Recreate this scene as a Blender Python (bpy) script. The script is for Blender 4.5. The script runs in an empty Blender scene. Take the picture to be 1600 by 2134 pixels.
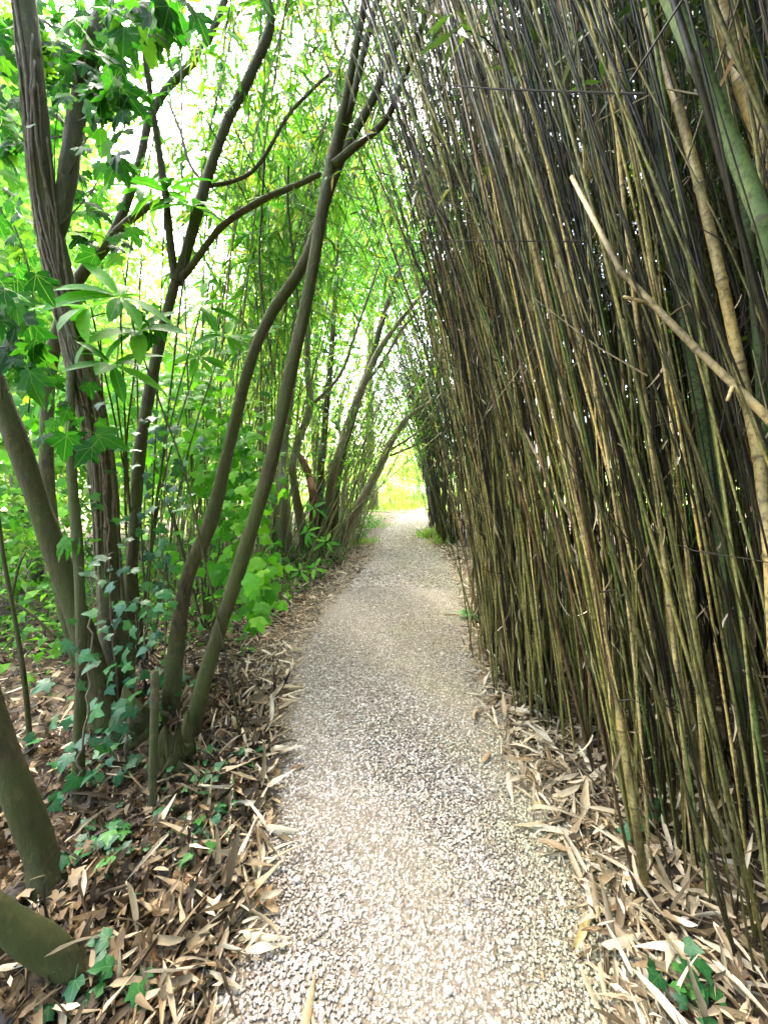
import bpy, math, random
import numpy as np
from mathutils import Matrix, Vector

random.seed(7)
rng = np.random.default_rng(11)
scene = bpy.context.scene
COL = scene.collection

# ------------------------------------------------------------------ camera
FPX, CX, CY = 800.0, 800.0, 1067.0           # focal length and centre in photo pixels (1600 x 2134)
CAMH, PITCH = 1.5, math.atan(77 / 800.0)
cam_data = bpy.data.cameras.new('camera')
cam = bpy.data.objects.new('camera', cam_data)
COL.objects.link(cam)
cam_data.sensor_fit = 'VERTICAL'
cam_data.sensor_height = 36.0
cam_data.lens = FPX / 2134.0 * 36.0
cam_data.clip_start, cam_data.clip_end = 0.02, 500
cam.location = (0, 0, CAMH)
cam.rotation_euler = (math.pi / 2 - PITCH, 0, 0)
scene.camera = cam

# ------------------------------------------------------------------ sky, sun, exposure
SUN_AZ, SUN_EL = math.radians(-28), math.radians(52)     # azimuth clockwise from +Y
world = bpy.data.worlds.new('World')
scene.world = world
world.use_nodes = True
wn, wl = world.node_tree.nodes, world.node_tree.links
wn.clear()
w_out = wn.new('ShaderNodeOutputWorld')
w_bg = wn.new('ShaderNodeBackground')
w_sky = wn.new('ShaderNodeTexSky')
w_sky.sky_type = 'NISHITA'
w_sky.sun_disc = False
w_sky.sun_elevation = SUN_EL
w_sky.sun_rotation = SUN_AZ
w_sky.air_density = 1.0
w_sky.dust_density = 5.0
w_sky.ozone_density = 1.0
w_bg.inputs['Strength'].default_value = 0.15
wl.new(w_sky.outputs[0], w_bg.inputs['Color'])
wl.new(w_bg.outputs[0], w_out.inputs['Surface'])
sun_data = bpy.data.lights.new('sun', 'SUN')
sun_data.energy = 1.5
sun_data.angle = math.radians(60)
sun_data.color = (1.0, 0.96, 0.88)
sun = bpy.data.objects.new('sun', sun_data)
COL.objects.link(sun)
sdir = Vector((math.sin(SUN_AZ) * math.cos(SUN_EL), math.cos(SUN_AZ) * math.cos(SUN_EL), math.sin(SUN_EL)))
sun.rotation_euler = (-sdir).to_track_quat('-Z', 'Y').to_euler()
sun.location = sdir * 30
scene.view_settings.view_transform = 'Standard'
scene.view_settings.look = 'None'
scene.view_settings.gamma = 1.0
scene.view_settings.use_curve_mapping = False
scene.view_settings.exposure = 4.15
scene.cycles.max_bounces = 6
scene.cycles.diffuse_bounces = 3
scene.cycles.transmission_bounces = 4
scene.cycles.glossy_bounces = 2
scene.cycles.sample_clamp_indirect = 8.0
scene.cycles.use_denoising = True
scene.cycles.adaptive_threshold = 0.02

# ------------------------------------------------------------------ helpers: projection
FWD = np.array([0, math.cos(PITCH), -math.sin(PITCH)])
UP = np.array([0, math.sin(PITCH), math.cos(PITCH)])
RIGHT = np.array([1.0, 0, 0])
CAMP = np.array([0, 0, CAMH])


def P(px, py, d):
    """World point at depth d (metres along the lens axis) seen at photo pixel px, py."""
    return CAMP + d * (FWD + (px - CX) / FPX * RIGHT - (py - CY) / FPX * UP)


def G(px, py):
    """Ground point (z = 0) seen at photo pixel px, py."""
    r = FWD + (px - CX) / FPX * RIGHT - (py - CY) / FPX * UP
    t = -CAMH / r[2]
    return CAMP + t * r


def GD(px, py):
    r = FWD + (px - CX) / FPX * RIGHT - (py - CY) / FPX * UP
    return -CAMH / r[2]


# path edges, world y -> x
_l = [G(*q) for q in [(400, 2134), (470, 2020), (505, 1900), (530, 1780), (545, 1650), (565, 1500), (610, 1350), (700, 1235), (765, 1165), (795, 1118), (818, 1090)]]
_r = [G(*q) for q in [(1340, 2134), (1290, 2020), (1235, 1880), (1170, 1730), (1075, 1590), (1020, 1450), (1003, 1330), (975, 1235), (945, 1172), (905, 1130), (884, 1098)]]
LY = np.array([-4.0, 0.2] + [p[1] for p in _l] + [14.5, 16.5, 18.5, 20.5])
LX = np.array([-0.75, -0.65] + [p[0] for p in _l] + [0.75, 1.7, 3.4, 6.0])
RY = np.array([-4.0, 0.2] + [p[1] for p in _r] + [14.0, 16.0, 18.0, 20.5])
RX = np.array([0.85, 0.72] + [p[0] for p in _r] + [1.9, 3.3, 5.6, 9.0])


def xl(y): return np.interp(y, LY, LX)
def xr(y): return np.interp(y, RY, RX)


def hgt(x, y):
    """Height of the ground: flat under the path, gently uneven beside it."""
    x, y = np.asarray(x, float), np.asarray(y, float)
    d = np.maximum(xl(y) - x, x - xr(y))
    s = np.clip(d / 0.6, 0, 1)
    s = s * s * (3 - 2 * s)
    return s * (0.05 + 0.035 * np.sin(3.1 * x + 1.0) * np.cos(2.3 * y) + 0.025 * np.sin(5.1 * y + 2.2 * x))


# ------------------------------------------------------------------ helpers: meshes and objects
class MB:
    """Collects vertices and faces; build() makes one mesh."""
    def __init__(self):
        self.v, self.f, self.n, self.a = [], [], 0, []

    def add(self, v, f, a=None):
        v = np.asarray(v, float).reshape(-1, 3)
        self.v.append(v)
        for k in f:                        # f: list of int arrays (m,3) or (m,4)
            self.f.append(np.asarray(k, int) + self.n)
        self.a.append(np.zeros(len(v)) if a is None else np.asarray(a, float))
        self.n += len(v)

    def mesh(self, name, mat, smooth=True, origin=None):
        v = np.concatenate(self.v) if self.v else np.zeros((0, 3))
        if origin is not None:
            v = v - np.asarray(origin)
        me = bpy.data.meshes.new(name)
        me.vertices.add(len(v))
        me.vertices.foreach_set('co', v.astype(np.float32).ravel())
        sizes = np.concatenate([np.full(len(k), k.shape[1]) for k in self.f])
        loops = np.concatenate([k.ravel() for k in self.f])
        starts = np.concatenate([[0], np.cumsum(sizes)[:-1]])
        me.loops.add(len(loops))
        me.loops.foreach_set('vertex_index', loops.astype(np.int32))
        me.polygons.add(len(sizes))
        me.polygons.foreach_set('loop_start', starts.astype(np.int32))
        me.polygons.foreach_set('loop_total', sizes.astype(np.int32))
        me.polygons.foreach_set('use_smooth', np.full(len(sizes), smooth))
        at = me.attributes.new('mark', 'FLOAT', 'POINT')
        at.data.foreach_set('value', np.concatenate(self.a).astype(np.float32))
        me.update(calc_edges=True)
        me.materials.append(mat)
        return me


def tag(o, label=None, cat=None, group=None, kind=None):
    if label: o['label'] = label
    if cat: o['category'] = cat
    if group: o['group'] = group
    if kind: o['kind'] = kind
    return o


def link(name, data, parent=None, loc=None, matrix=None):
    o = bpy.data.objects.new(name, data)
    COL.objects.link(o)
    if parent is not None: o.parent = parent
    if loc is not None: o.location = tuple(loc)
    if matrix is not None: o.matrix_local = matrix
    return o


def empty(name, loc, label, cat, group=None):
    o = link(name, None, loc=loc)
    o.empty_display_size = 0.1
    return tag(o, label, cat, group)


def smooth_path(pts, n):
    """Catmull-Rom through rows of pts, n rows out."""
    pts = np.asarray(pts, float)
    m = len(pts)
    if m == 2:
        t = np.linspace(0, 1, n)[:, None]
        return pts[0] * (1 - t) + pts[1] * t
    e = np.vstack([2 * pts[0] - pts[1], pts, 2 * pts[-1] - pts[-2]])
    t = np.linspace(0, m - 1 - 1e-9, n)
    i = t.astype(int); u = (t - i)[:, None]
    p0, p1, p2, p3 = e[i], e[i + 1], e[i + 2], e[i + 3]
    return 0.5 * (2 * p1 + (p2 - p0) * u + (2 * p0 - 5 * p1 + 4 * p2 - p3) * u ** 2 + (3 * p1 - p0 - 3 * p2 + p3) * u ** 3)


def tube(pts, rad, sides=6, cap=True, rough=0.0, seed=0):
    """A tapered tube along pts. Returns vertices, faces."""
    pts = np.asarray(pts, float); n = len(pts)
    rad = np.broadcast_to(np.asarray(rad, float), (n,))
    tan = np.gradient(pts, axis=0)
    tan /= np.linalg.norm(tan, axis=1)[:, None] + 1e-12
    ref = np.array([1.0, 0.13, 0.0]) if abs(tan[0][0]) < 0.8 else np.array([0, 1.0, 0.1])
    a = np.zeros((n, 3))
    cur = ref - tan[0] * ref.dot(tan[0])
    for k in range(n):
        cur = cur - tan[k] * cur.dot(tan[k])
        cur = cur / (np.linalg.norm(cur) + 1e-12)
        a[k] = cur
    b = np.cross(tan, a)
    th = np.arange(sides) / sides * 2 * math.pi
    r = rad[:, None] * np.ones(sides)
    if rough > 0:
        rr = np.random.default_rng(seed)
        ph = rr.uniform(0, 6.28, 6)
        s = np.linspace(0, 1, n)[:, None]
        lob = (np.sin(2 * th + ph[0] + 4 * s) + 0.7 * np.sin(3 * th + ph[1] - 6 * s) + 0.5 * np.sin(5 * th + ph[2] + 3 * s)) * 0.4
        lump = np.sin(s * 23 + ph[3] + th) * 0.35 + np.sin(s * 47 + ph[4] - 2 * th) * 0.25 + rr.normal(0, 0.20, (n, sides)) + .5 * np.sin(s * 9 + ph[5]) * np.sin(s * 31 + 3 * ph[4])
        r = r * (1 + rough * (lob + lump))
    v = pts[:, None, :] + r[:, :, None] * (np.cos(th)[None, :, None] * a[:, None, :] + np.sin(th)[None, :, None] * b[:, None, :])
    v = v.reshape(-1, 3)
    i = np.arange(n - 1)[:, None] * sides
    j = np.arange(sides)[None, :]
    j2 = (j + 1) % sides
    q = np.stack([i + j, i + j2, i + sides + j2, i + sides + j], -1).reshape(-1, 4)
    faces = [q]
    if cap:
        c0, c1 = len(v), len(v) + 1
        v = np.vstack([v, pts[0], pts[-1]])
        jj = np.arange(sides); jn = (jj + 1) % sides
        faces.append(np.stack([np.full(sides, c0), jn, jj], -1))
        L = (n - 1) * sides
        faces.append(np.stack([np.full(sides, c1), L + jj, L + jn], -1))
    return v, faces


# leaf templates: y along the blade 0..1, x across, z normal
def lance_template(width, curl=0.15, fold=0.06, stations=(0.18, 0.45, 0.75), prof=(0.75, 1.0, 0.7), twist=0.0, bend=0.0):
    v = [(0, 0, 0)]
    for s, p in zip(stations, prof):
        z = -curl * s * s
        v += [(-width / 2 * p, s, z + fold * p), (0, s, z), (width / 2 * p, s, z + fold * p)]
    v.append((0, 1, -curl))
    tri, quad = [], []
    tri += [(0, 2, 1), (0, 3, 2)]
    for k in range(len(stations) - 1):
        a = 1 + 3 * k
        quad += [(a, a + 1, a + 4, a + 3), (a + 1, a + 2, a + 5, a + 4)]
    a = 1 + 3 * (len(stations) - 1); t = len(v) - 1
    tri += [(a, a + 1, t), (a + 1, a + 2, t)]
    v = np.array(v, float)
    a = twist * v[:, 1]
    mid = -curl * v[:, 1] ** 2
    x, z = v[:, 0].copy(), v[:, 2] - mid
    v[:, 0] = x * np.cos(a) - z * np.sin(a) + bend * v[:, 1] ** 2
    v[:, 2] = mid + x * np.sin(a) + z * np.cos(a)
    return v, [np.array(tri), np.array(quad)]


def low_template(width, fold=0.05, curl=0.1):
    v = np.array([(0, 0, 0), (-width / 2, 0.4, fold), (width / 2, 0.4, fold), (0, 1, -curl)], float)
    return v, [np.array([(0, 2, 1), (1, 2, 3)])]


def fan_template(outline, centre, droop, ripple, seed):
    """A lobed leaf: outline of the right half mirrored, fanned from the centre."""
    rr = np.random.default_rng(seed)
    right = outline
    left = [(-x, y) for x, y in outline[::-1] if x > 1e-6]
    pts = [(0.0, 0.0)] + right + left
    v = [(centre[0], centre[1], 0.0)]
    for x, y in pts:
        d2 = x * x + (y - centre[1]) ** 2
        v.append((x * (1 + rr.normal(0, .05)), y + rr.normal(0, .02), -droop * d2 + rr.normal(0, ripple)))
    n = len(pts)
    tri = np.array([(0, 1 + k, 1 + (k + 1) % n) for k in range(n)])
    # stalk
    s = len(v)
    v += [(-.012, 0, 0), (.012, 0, 0), (.01, -.55, .06), (-.01, -.55, .06)]
    return np.array(v, float), [tri, np.array([(s, s + 1, s + 2, s + 3)])]


SYC = [(.10, -.07), (.30, -.10), (.42, -.02), (.33, .10), (.50, .22), (.62, .40), (.44, .40), (.40, .50), (.22, .46), (.24, .66), (.14, .74), (.13, .86), (0, 1.05)]
IVY = [(.10, -.09), (.26, -.13), (.36, -.06), (.37, .08), (.48, .22), (.54, .36), (.40, .38), (.30, .44), (.22, .60), (.13, .78), (0, .98)]
VINE = [(.14, -.08), (.34, -.04), (.44, .14), (.36, .26), (.48, .44), (.36, .54), (.22, .60), (.18, .78), (0, .98)]
T_SYC = [fan_template(SYC, (0, .3), .22 + .1 * k, .025, 40 + k) for k in range(3)]
T_IVY = [fan_template(IVY, (0, .25), .2 + .1 * k, .02, 50 + k) for k in range(3)]
T_VINE = [fan_template(VINE, (0, .3), .3 + .1 * k, .02, 60 + k) for k in range(3)]
T_RHODO = [lance_template(.28, .2 + .12 * k, .035, (.12, .35, .62, .85), (.45, .9, 1, .6)) for k in range(3)]
T_BAM = lance_template(.13, .18, .02, (.15, .5), (.9, .85))
T_BAMLOW = low_template(.14)
T_BROAD = low_template(.55, .08, .15)
T_LITTER = [lance_template(w, c, f, (.1, .35, .65, .88), pr, tw, bd) for w, c, f, pr, tw, bd in ((.13, .03, .02, (.6, 1, .95, .5), .3, .05), (.12, .35, .045, (.9, 1, .8, .35), .9, .12), (.15, -.25, .04, (.5, .9, 1, .7), -1.1, -.1), (.10, .55, .03, (.7, 1, .9, .5), 1.6, .18),
    (.16, .12, -.05, (.8, 1, .6, .2), -.5, -.2), (.09, .2, .06, (1, .9, .9, .8), 2.2, .05), (.20, -.1, .07, (.4, 1, .5, .3), .6, -.06), (.11, .7, .02, (.8, 1, .7, .9), -1.8, .22))]
T_BROWN = [fan_template(VINE, (0, .3), .7, .1, 70), lance_template(.42, .5, .10, (.12, .4, .7, .9), (.5, 1, .9, .4), .9, .1), lance_template(.36, -.45, .12, (.12, .4, .7, .9), (.5, 1, .6, .5), -1.3, -.15), fan_template(SYC, (0, .3), -.7, .12, 71)]


def unit(a):
    return a / (np.linalg.norm(a, axis=-1, keepdims=True) + 1e-12)


def frames(d, nrm):
    y = unit(d)
    z = nrm - y * np.sum(nrm * y, -1, keepdims=True)
    z = unit(z)
    x = np.cross(y, z)
    return x, y, z


def scatter(mb, tmpl, pos, d, nrm, size, wid=None):
    """Adds one copy of a leaf template per row of pos to mb."""
    tv, tf = tmpl
    n = len(pos)
    if n == 0: return
    x, y, z = frames(d, nrm)
    size = np.broadcast_to(size, (n,))
    w = np.ones(n) if wid is None else wid
    v = pos[:, None, :] + size[:, None, None] * (tv[None, :, 0:1] * w[:, None, None] * x[:, None, :] + tv[None, :, 1:2] * y[:, None, :] + tv[None, :, 2:3] * z[:, None, :])
    off = (np.arange(n) * len(tv))[:, None, None]
    fs = [(f[None] + off).reshape(-1, f.shape[1]) for f in tf]
    mb.add(v.reshape(-1, 3), fs, np.repeat(rng.random(n), len(tv)))


def leaf_matrix(pos, d, nrm, size, origin):
    x, y, z = frames(np.asarray(d, float)[None], np.asarray(nrm, float)[None])
    m = Matrix.Identity(4)
    for r in range(3):
        m[r][0], m[r][1], m[r][2] = x[0][r] * size, y[0][r] * size, z[0][r] * size
        m[r][3] = pos[r] - origin[r]
    return m


def rand_dirs(n):
    return unit(rng.normal(size=(n, 3)))


# ------------------------------------------------------------------ materials
def new_mat(name):
    m = bpy.data.materials.new(name)
    m.use_nodes = True
    nt = m.node_tree
    nt.nodes.clear()
    out = nt.nodes.new('ShaderNodeOutputMaterial')
    return m, nt, out


def N(nt, kind, **kw):
    n = nt.nodes.new(kind)
    for k, v in kw.items():
        setattr(n, k, v)
    return n


def ramp(nt, stops, interp='LINEAR'):
    r = N(nt, 'ShaderNodeValToRGB')
    r.color_ramp.interpolation = interp
    e = r.color_ramp.elements
    while len(e) < len(stops): e.new(0.5)
    for k, (p, c) in enumerate(stops):
        e[k].position = p
        e[k].color = (*c, 1)
    return r


def rand_value(nt, per):
    if per == 'object':
        return N(nt, 'ShaderNodeObjectInfo').outputs['Random']
    if per == 'mark':
        a = N(nt, 'ShaderNodeAttribute', attribute_name='mark')
        return a.outputs['Fac']
    return N(nt, 'ShaderNodeNewGeometry').outputs['Random Per Island']


def leaf_mat(name, stops, per='mark', trans=0.5, rough=0.42, spec=0.5, tgain=(1.5, 1.5, 0.7), veins=0.0):
    m, nt, out = new_mat(name)
    r = ramp(nt, stops)
    L = nt.links.new
    L(rand_value(nt, per), r.inputs['Fac'])
    tc = N(nt, 'ShaderNodeTexCoord')
    noi = N(nt, 'ShaderNodeTexNoise'); noi.inputs['Scale'].default_value = 9
    L(tc.outputs['Object'], noi.inputs['Vector'])
    hsv = N(nt, 'ShaderNodeHueSaturation')
    mr = N(nt, 'ShaderNodeMapRange')
    mr.inputs['To Min'].default_value, mr.inputs['To Max'].default_value = 0.75, 1.25
    L(noi.outputs['Fac'], mr.inputs['Value'])
    L(mr.outputs[0], hsv.inputs['Value'])
    L(r.outputs['Color'], hsv.inputs['Color'])
    col = hsv.outputs['Color']
    if veins:
        sx = N(nt, 'ShaderNodeSeparateXYZ'); L(tc.outputs['Object'], sx.inputs[0])
        ab = N(nt, 'ShaderNodeMath', operation='ABSOLUTE'); L(sx.outputs['X'], ab.inputs[0])
        last = ab.outputs[0]
        if veins > 1:
            for slope, y0 in ((.75, .0), (2.2, .02)):
                m1 = N(nt, 'ShaderNodeMath', operation='MULTIPLY_ADD'); L(sx.outputs['Y'], m1.inputs[0]); m1.inputs[1].default_value = slope; m1.inputs[2].default_value = -y0
                m2 = N(nt, 'ShaderNodeMath', operation='SUBTRACT'); L(ab.outputs[0], m2.inputs[0]); L(m1.outputs[0], m2.inputs[1])
                m3 = N(nt, 'ShaderNodeMath', operation='ABSOLUTE'); L(m2.outputs[0], m3.inputs[0])
                m4 = N(nt, 'ShaderNodeMath', operation='MINIMUM'); L(last, m4.inputs[0]); L(m3.outputs[0], m4.inputs[1])
                last = m4.outputs[0]
        rv = ramp(nt, [(.006, (.28, .28, .28)), (.018, (0, 0, 0))]); L(last, rv.inputs['Fac'])
        mv = N(nt, 'ShaderNodeMix', data_type='RGBA'); L(rv.outputs['Color'], mv.inputs[0]); L(col, mv.inputs[6])
        mv.inputs[7].default_value = (.22, .36, .09, 1)
        col = mv.outputs[2]
    p = N(nt, 'ShaderNodeBsdfPrincipled')
    L(col, p.inputs['Base Color'])
    p.inputs['Roughness'].default_value = rough
    p.inputs['Specular IOR Level'].default_value = spec
    t = N(nt, 'ShaderNodeBsdfTranslucent')
    mul = N(nt, 'ShaderNodeMix', data_type='RGBA', blend_type='MULTIPLY')
    mul.inputs[0].default_value = 1.0
    L(col, mul.inputs[6])
    mul.inputs[7].default_value = (*tgain, 1)
    L(mul.outputs[2], t.inputs['Color'])
    mx = N(nt, 'ShaderNodeMixShader')
    mx.inputs[0].default_value = trans
    L(p.outputs[0], mx.inputs[1]); L(t.outputs[0], mx.inputs[2])
    L(mx.outputs[0], out.inputs['Surface'])
    return m


def bark_mat(name, dark, light, moss, moss_amt=0.5, scale=6.0):
    m, nt, out = new_mat(name)
    L = nt.links.new
    tc = N(nt, 'ShaderNodeTexCoord')
    mp = N(nt, 'ShaderNodeMapping'); mp.inputs['Scale'].default_value = (scale * 5, scale * 5, scale * 1.6)
    L(tc.outputs['Object'], mp.inputs['Vector'])
    n1 = N(nt, 'ShaderNodeTexNoise'); n1.inputs['Scale'].default_value = 1.0; n1.inputs['Detail'].default_value = 9; n1.inputs['Roughness'].default_value = .75
    L(mp.outputs[0], n1.inputs['Vector'])
    r1 = ramp(nt, [(.32, dark), (.62, light)])
    L(n1.outputs['Fac'], r1.inputs['Fac'])
    n2 = N(nt, 'ShaderNodeTexNoise'); n2.inputs['Scale'].default_value = 2.6; n2.inputs['Detail'].default_value = 5
    L(tc.outputs['Object'], n2.inputs['Vector'])
    r2 = ramp(nt, [(.62 - .3 * moss_amt, (0, 0, 0)), (.72 - .2 * moss_amt, (moss_amt, moss_amt, moss_amt))])
    L(n2.outputs['Fac'], r2.inputs['Fac'])
    mx = N(nt, 'ShaderNodeMix', data_type='RGBA')
    L(r2.outputs['Color'], mx.inputs[0]); L(r1.outputs['Color'], mx.inputs[6])
    mx.inputs[7].default_value = (*moss, 1)
    n3 = N(nt, 'ShaderNodeTexNoise'); n3.inputs['Scale'].default_value = 26; n3.inputs['Detail'].default_value = 3
    L(tc.outputs['Object'], n3.inputs['Vector'])
    r3 = ramp(nt, [(.60, (0, 0, 0)), (.68, (.3, .3, .3))])
    L(n3.outputs['Fac'], r3.inputs['Fac'])
    mx3 = N(nt, 'ShaderNodeMix', data_type='RGBA')
    L(r3.outputs['Color'], mx3.inputs[0]); L(mx.outputs[2], mx3.inputs[6])
    mx3.inputs[7].default_value = (light[0] * 1.6, light[1] * 1.8, light[2] * 1.3, 1)
    mx = mx3
    p = N(nt, 'ShaderNodeBsdfPrincipled')
    p.inputs['Roughness'].default_value = .8
    p.inputs['Specular IOR Level'].default_value = .3
    L(mx.outputs[2], p.inputs['Base Color'])
    bp = N(nt, 'ShaderNodeBump'); bp.inputs['Strength'].default_value = 1.0; bp.inputs['Distance'].default_value = .022
    L(n1.outputs['Fac'], bp.inputs['Height'])
    L(bp.outputs[0], p.inputs['Normal'])
    L(p.outputs[0], out.inputs['Surface'])
    return m


def cane_mat(name, stops, per, rough=.42):
    m, nt, out = new_mat(name)
    L = nt.links.new
    if per == 'color':
        oc = N(nt, 'ShaderNodeObjectInfo').outputs['Color']
    else:
        r = ramp(nt, stops)
        L(rand_value(nt, per), r.inputs['Fac'])
        oc = r.outputs['Color']
    tc = N(nt, 'ShaderNodeTexCoord')
    mp = N(nt, 'ShaderNodeMapping'); mp.inputs['Scale'].default_value = (14, 14, 2.2)
    L(tc.outputs['Object'], mp.inputs['Vector'])
    n1 = N(nt, 'ShaderNodeTexNoise'); n1.inputs['Scale'].default_value = 1; n1.inputs['Detail'].default_value = 5
    L(mp.outputs[0], n1.inputs['Vector'])
    r1 = ramp(nt, [(.33, (.25, .23, .16)), (.5, (1, 1, 1)), (.7, (1.45, 1.3, 1.0))])
    L(n1.outputs['Fac'], r1.inputs['Fac'])
    mul = N(nt, 'ShaderNodeMix', data_type='RGBA', blend_type='MULTIPLY'); mul.inputs[0].default_value = 1
    L(oc, mul.inputs[6]); L(r1.outputs['Color'], mul.inputs[7])
    n2 = N(nt, 'ShaderNodeTexNoise'); n2.inputs['Scale'].default_value = 70; n2.inputs['Detail'].default_value = 4; n2.inputs['Roughness'].default_value = .7
    L(tc.outputs['Object'], n2.inputs['Vector'])
    r2 = ramp(nt, [(.36, (.38, .36, .30)), (.52, (1, 1, 1)), (.68, (1.25, 1.2, 1.1))]); L(n2.outputs['Fac'], r2.inputs['Fac'])
    mul2 = N(nt, 'ShaderNodeMix', data_type='RGBA', blend_type='MULTIPLY'); mul2.inputs[0].default_value = 1
    L(mul.outputs[2], mul2.inputs[6]); L(r2.outputs['Color'], mul2.inputs[7]); mul = mul2
    at = N(nt, 'ShaderNodeAttribute', attribute_name='mark')
    mx = N(nt, 'ShaderNodeMix', data_type='RGBA')
    rm = ramp(nt, [(.55, (0, 0, 0)), (.8, (.75, .75, .75))])
    L(at.outputs['Fac'], rm.inputs['Fac'])
    L(rm.outputs['Color'], mx.inputs[0]); L(mul.outputs[2], mx.inputs[6])
    mx.inputs[7].default_value = (.045, .035, .02, 1)
    p = N(nt, 'ShaderNodeBsdfPrincipled'); p.inputs['Roughness'].default_value = rough
    p.inputs['Specular IOR Level'].default_value = .22
    L(mx.outputs[2], p.inputs['Base Color'])
    bp = N(nt, 'ShaderNodeBump'); bp.inputs['Strength'].default_value = .25; bp.inputs['Distance'].default_value = .004
    L(n1.outputs['Fac'], bp.inputs['Height']); L(bp.outputs[0], p.inputs['Normal'])
    L(p.outputs[0], out.inputs['Surface'])
    return m


def rough_mat(name, stops, per, rough=.75, bump=0.0, nscale=40, spec=.3, trans=0.0):
    m, nt, out = new_mat(name)
    L = nt.links.new
    if per == 'color':
        oc = N(nt, 'ShaderNodeObjectInfo').outputs['Color']
    else:
        r = ramp(nt, stops)
        L(rand_value(nt, per), r.inputs['Fac'])
        oc = r.outputs['Color']
    tc = N(nt, 'ShaderNodeTexCoord')
    n1 = N(nt, 'ShaderNodeTexNoise'); n1.inputs['Scale'].default_value = nscale; n1.inputs['Detail'].default_value = 4
    L(tc.outputs['Object'], n1.inputs['Vector'])
    if name == 'pebble':                                    # thin algae growing in patches, more towards the damp bamboo side
        n2 = N(nt, 'ShaderNodeTexNoise'); n2.inputs['Scale'].default_value = 2.2; n2.inputs['Detail'].default_value = 6
        L(tc.outputs['Object'], n2.inputs['Vector'])
        sx = N(nt, 'ShaderNodeSeparateXYZ'); L(tc.outputs['Object'], sx.inputs[0])
        ma = N(nt, 'ShaderNodeMath', operation='MULTIPLY_ADD'); L(sx.outputs['X'], ma.inputs[0]); ma.inputs[1].default_value = .28; L(n2.outputs['Fac'], ma.inputs[2])
        rg = ramp(nt, [(.50, (0, 0, 0)), (.78, (.75, .75, .75))]); L(ma.outputs[0], rg.inputs['Fac'])
        mg = N(nt, 'ShaderNodeMix', data_type='RGBA', blend_type='MULTIPLY'); L(rg.outputs['Color'], mg.inputs[0]); L(oc, mg.inputs[6])
        mg.inputs[7].default_value = (.86, .91, .64, 1)
        oc = mg.outputs[2]
    hsv = N(nt, 'ShaderNodeHueSaturation')
    mr = N(nt, 'ShaderNodeMapRange'); mr.inputs['To Min'].default_value, mr.inputs['To Max'].default_value = .6, 1.4
    L(n1.outputs['Fac'], mr.inputs['Value']); L(mr.outputs[0], hsv.inputs['Value'])
    L(oc, hsv.inputs['Color'])
    p = N(nt, 'ShaderNodeBsdfPrincipled'); p.inputs['Roughness'].default_value = rough
    p.inputs['Specular IOR Level'].default_value = spec
    L(hsv.outputs['Color'], p.inputs['Base Color'])
    if bump:
        bp = N(nt, 'ShaderNodeBump'); bp.inputs['Strength'].default_value = bump; bp.inputs['Distance'].default_value = .003
        L(n1.outputs['Fac'], bp.inputs['Height']); L(bp.outputs[0], p.inputs['Normal'])
    if trans:
        t = N(nt, 'ShaderNodeBsdfTranslucent'); L(hsv.outputs['Color'], t.inputs['Color'])
        mx = N(nt, 'ShaderNodeMixShader'); mx.inputs[0].default_value = trans
        L(p.outputs[0], mx.inputs[1]); L(t.outputs[0], mx.inputs[2]); L(mx.outputs[0], out.inputs['Surface'])
    else:
        L(p.outputs[0], out.inputs['Surface'])
    return m


def soil_mat(name, cols, scale, grass=False):
    m, nt, out = new_mat(name)
    L = nt.links.new
    tc = N(nt, 'ShaderNodeTexCoord')
    n1 = N(nt, 'ShaderNodeTexNoise'); n1.inputs['Scale'].default_value = scale; n1.inputs['Detail'].default_value = 8; n1.inputs['Roughness'].default_value = .7
    L(tc.outputs['Object'], n1.inputs['Vector'])
    r = ramp(nt, [(.3, cols[0]), (.5, cols[1]), (.7, cols[2])])
    L(n1.outputs['Fac'], r.inputs['Fac'])
    p = N(nt, 'ShaderNodeBsdfPrincipled'); p.inputs['Roughness'].default_value = .9
    p.inputs['Specular IOR Level'].default_value = .2
    L(r.outputs['Color'], p.inputs['Base Color'])
    bp = N(nt, 'ShaderNodeBump'); bp.inputs['Strength'].default_value = .8; bp.inputs['Distance'].default_value = .02
    L(n1.outputs['Fac'], bp.inputs['Height']); L(bp.outputs[0], p.inputs['Normal'])
    L(p.outputs[0], out.inputs['Surface'])
    return m


GREEN_MID = [(0, (.035, .11, .012)), (.5, (.06, .17, .018)), (1, (.11, .24, .025))]
M = {}
M['syc'] = leaf_mat('sycamore leaf', [(0, (.005, .035, .005)), (.5, (.011, .075, .007)), (.85, (.035, .16, .010)), (1, (.11, .25, .02))], 'object', .6, .6, .12, veins=2)
M['vine'] = leaf_mat('shrub leaf', [(0, (.03, .15, .008)), (.6, (.08, .28, .014)), (1, (.18, .42, .03))], 'object', .55, .5, .18, veins=2)
M['vine_s'] = leaf_mat('shrub leaf mass', [(0, (.03, .15, .008)), (.6, (.08, .28, .014)), (1, (.18, .42, .03))], 'mark', .55, .5, .15)
M['rhodo'] = leaf_mat('laurel leaf', [(0, (.03, .16, .012)), (.6, (.07, .27, .02)), (1, (.15, .38, .03))], 'object', .55, .5, .12, veins=1)
M['ivy'] = leaf_mat('ivy leaf', [(0, (.010, .055, .016)), (.6, (.02, .10, .026)), (1, (.05, .17, .025))], 'object', .25, .42, .3, veins=2)
M['bam_leaf'] = leaf_mat('bamboo leaf', [(0, (.025, .10, .010)), (.5, (.06, .18, .016)), (.85, (.12, .27, .025)), (1, (.32, .32, .07))], 'mark', .5, .45, .3)
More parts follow.
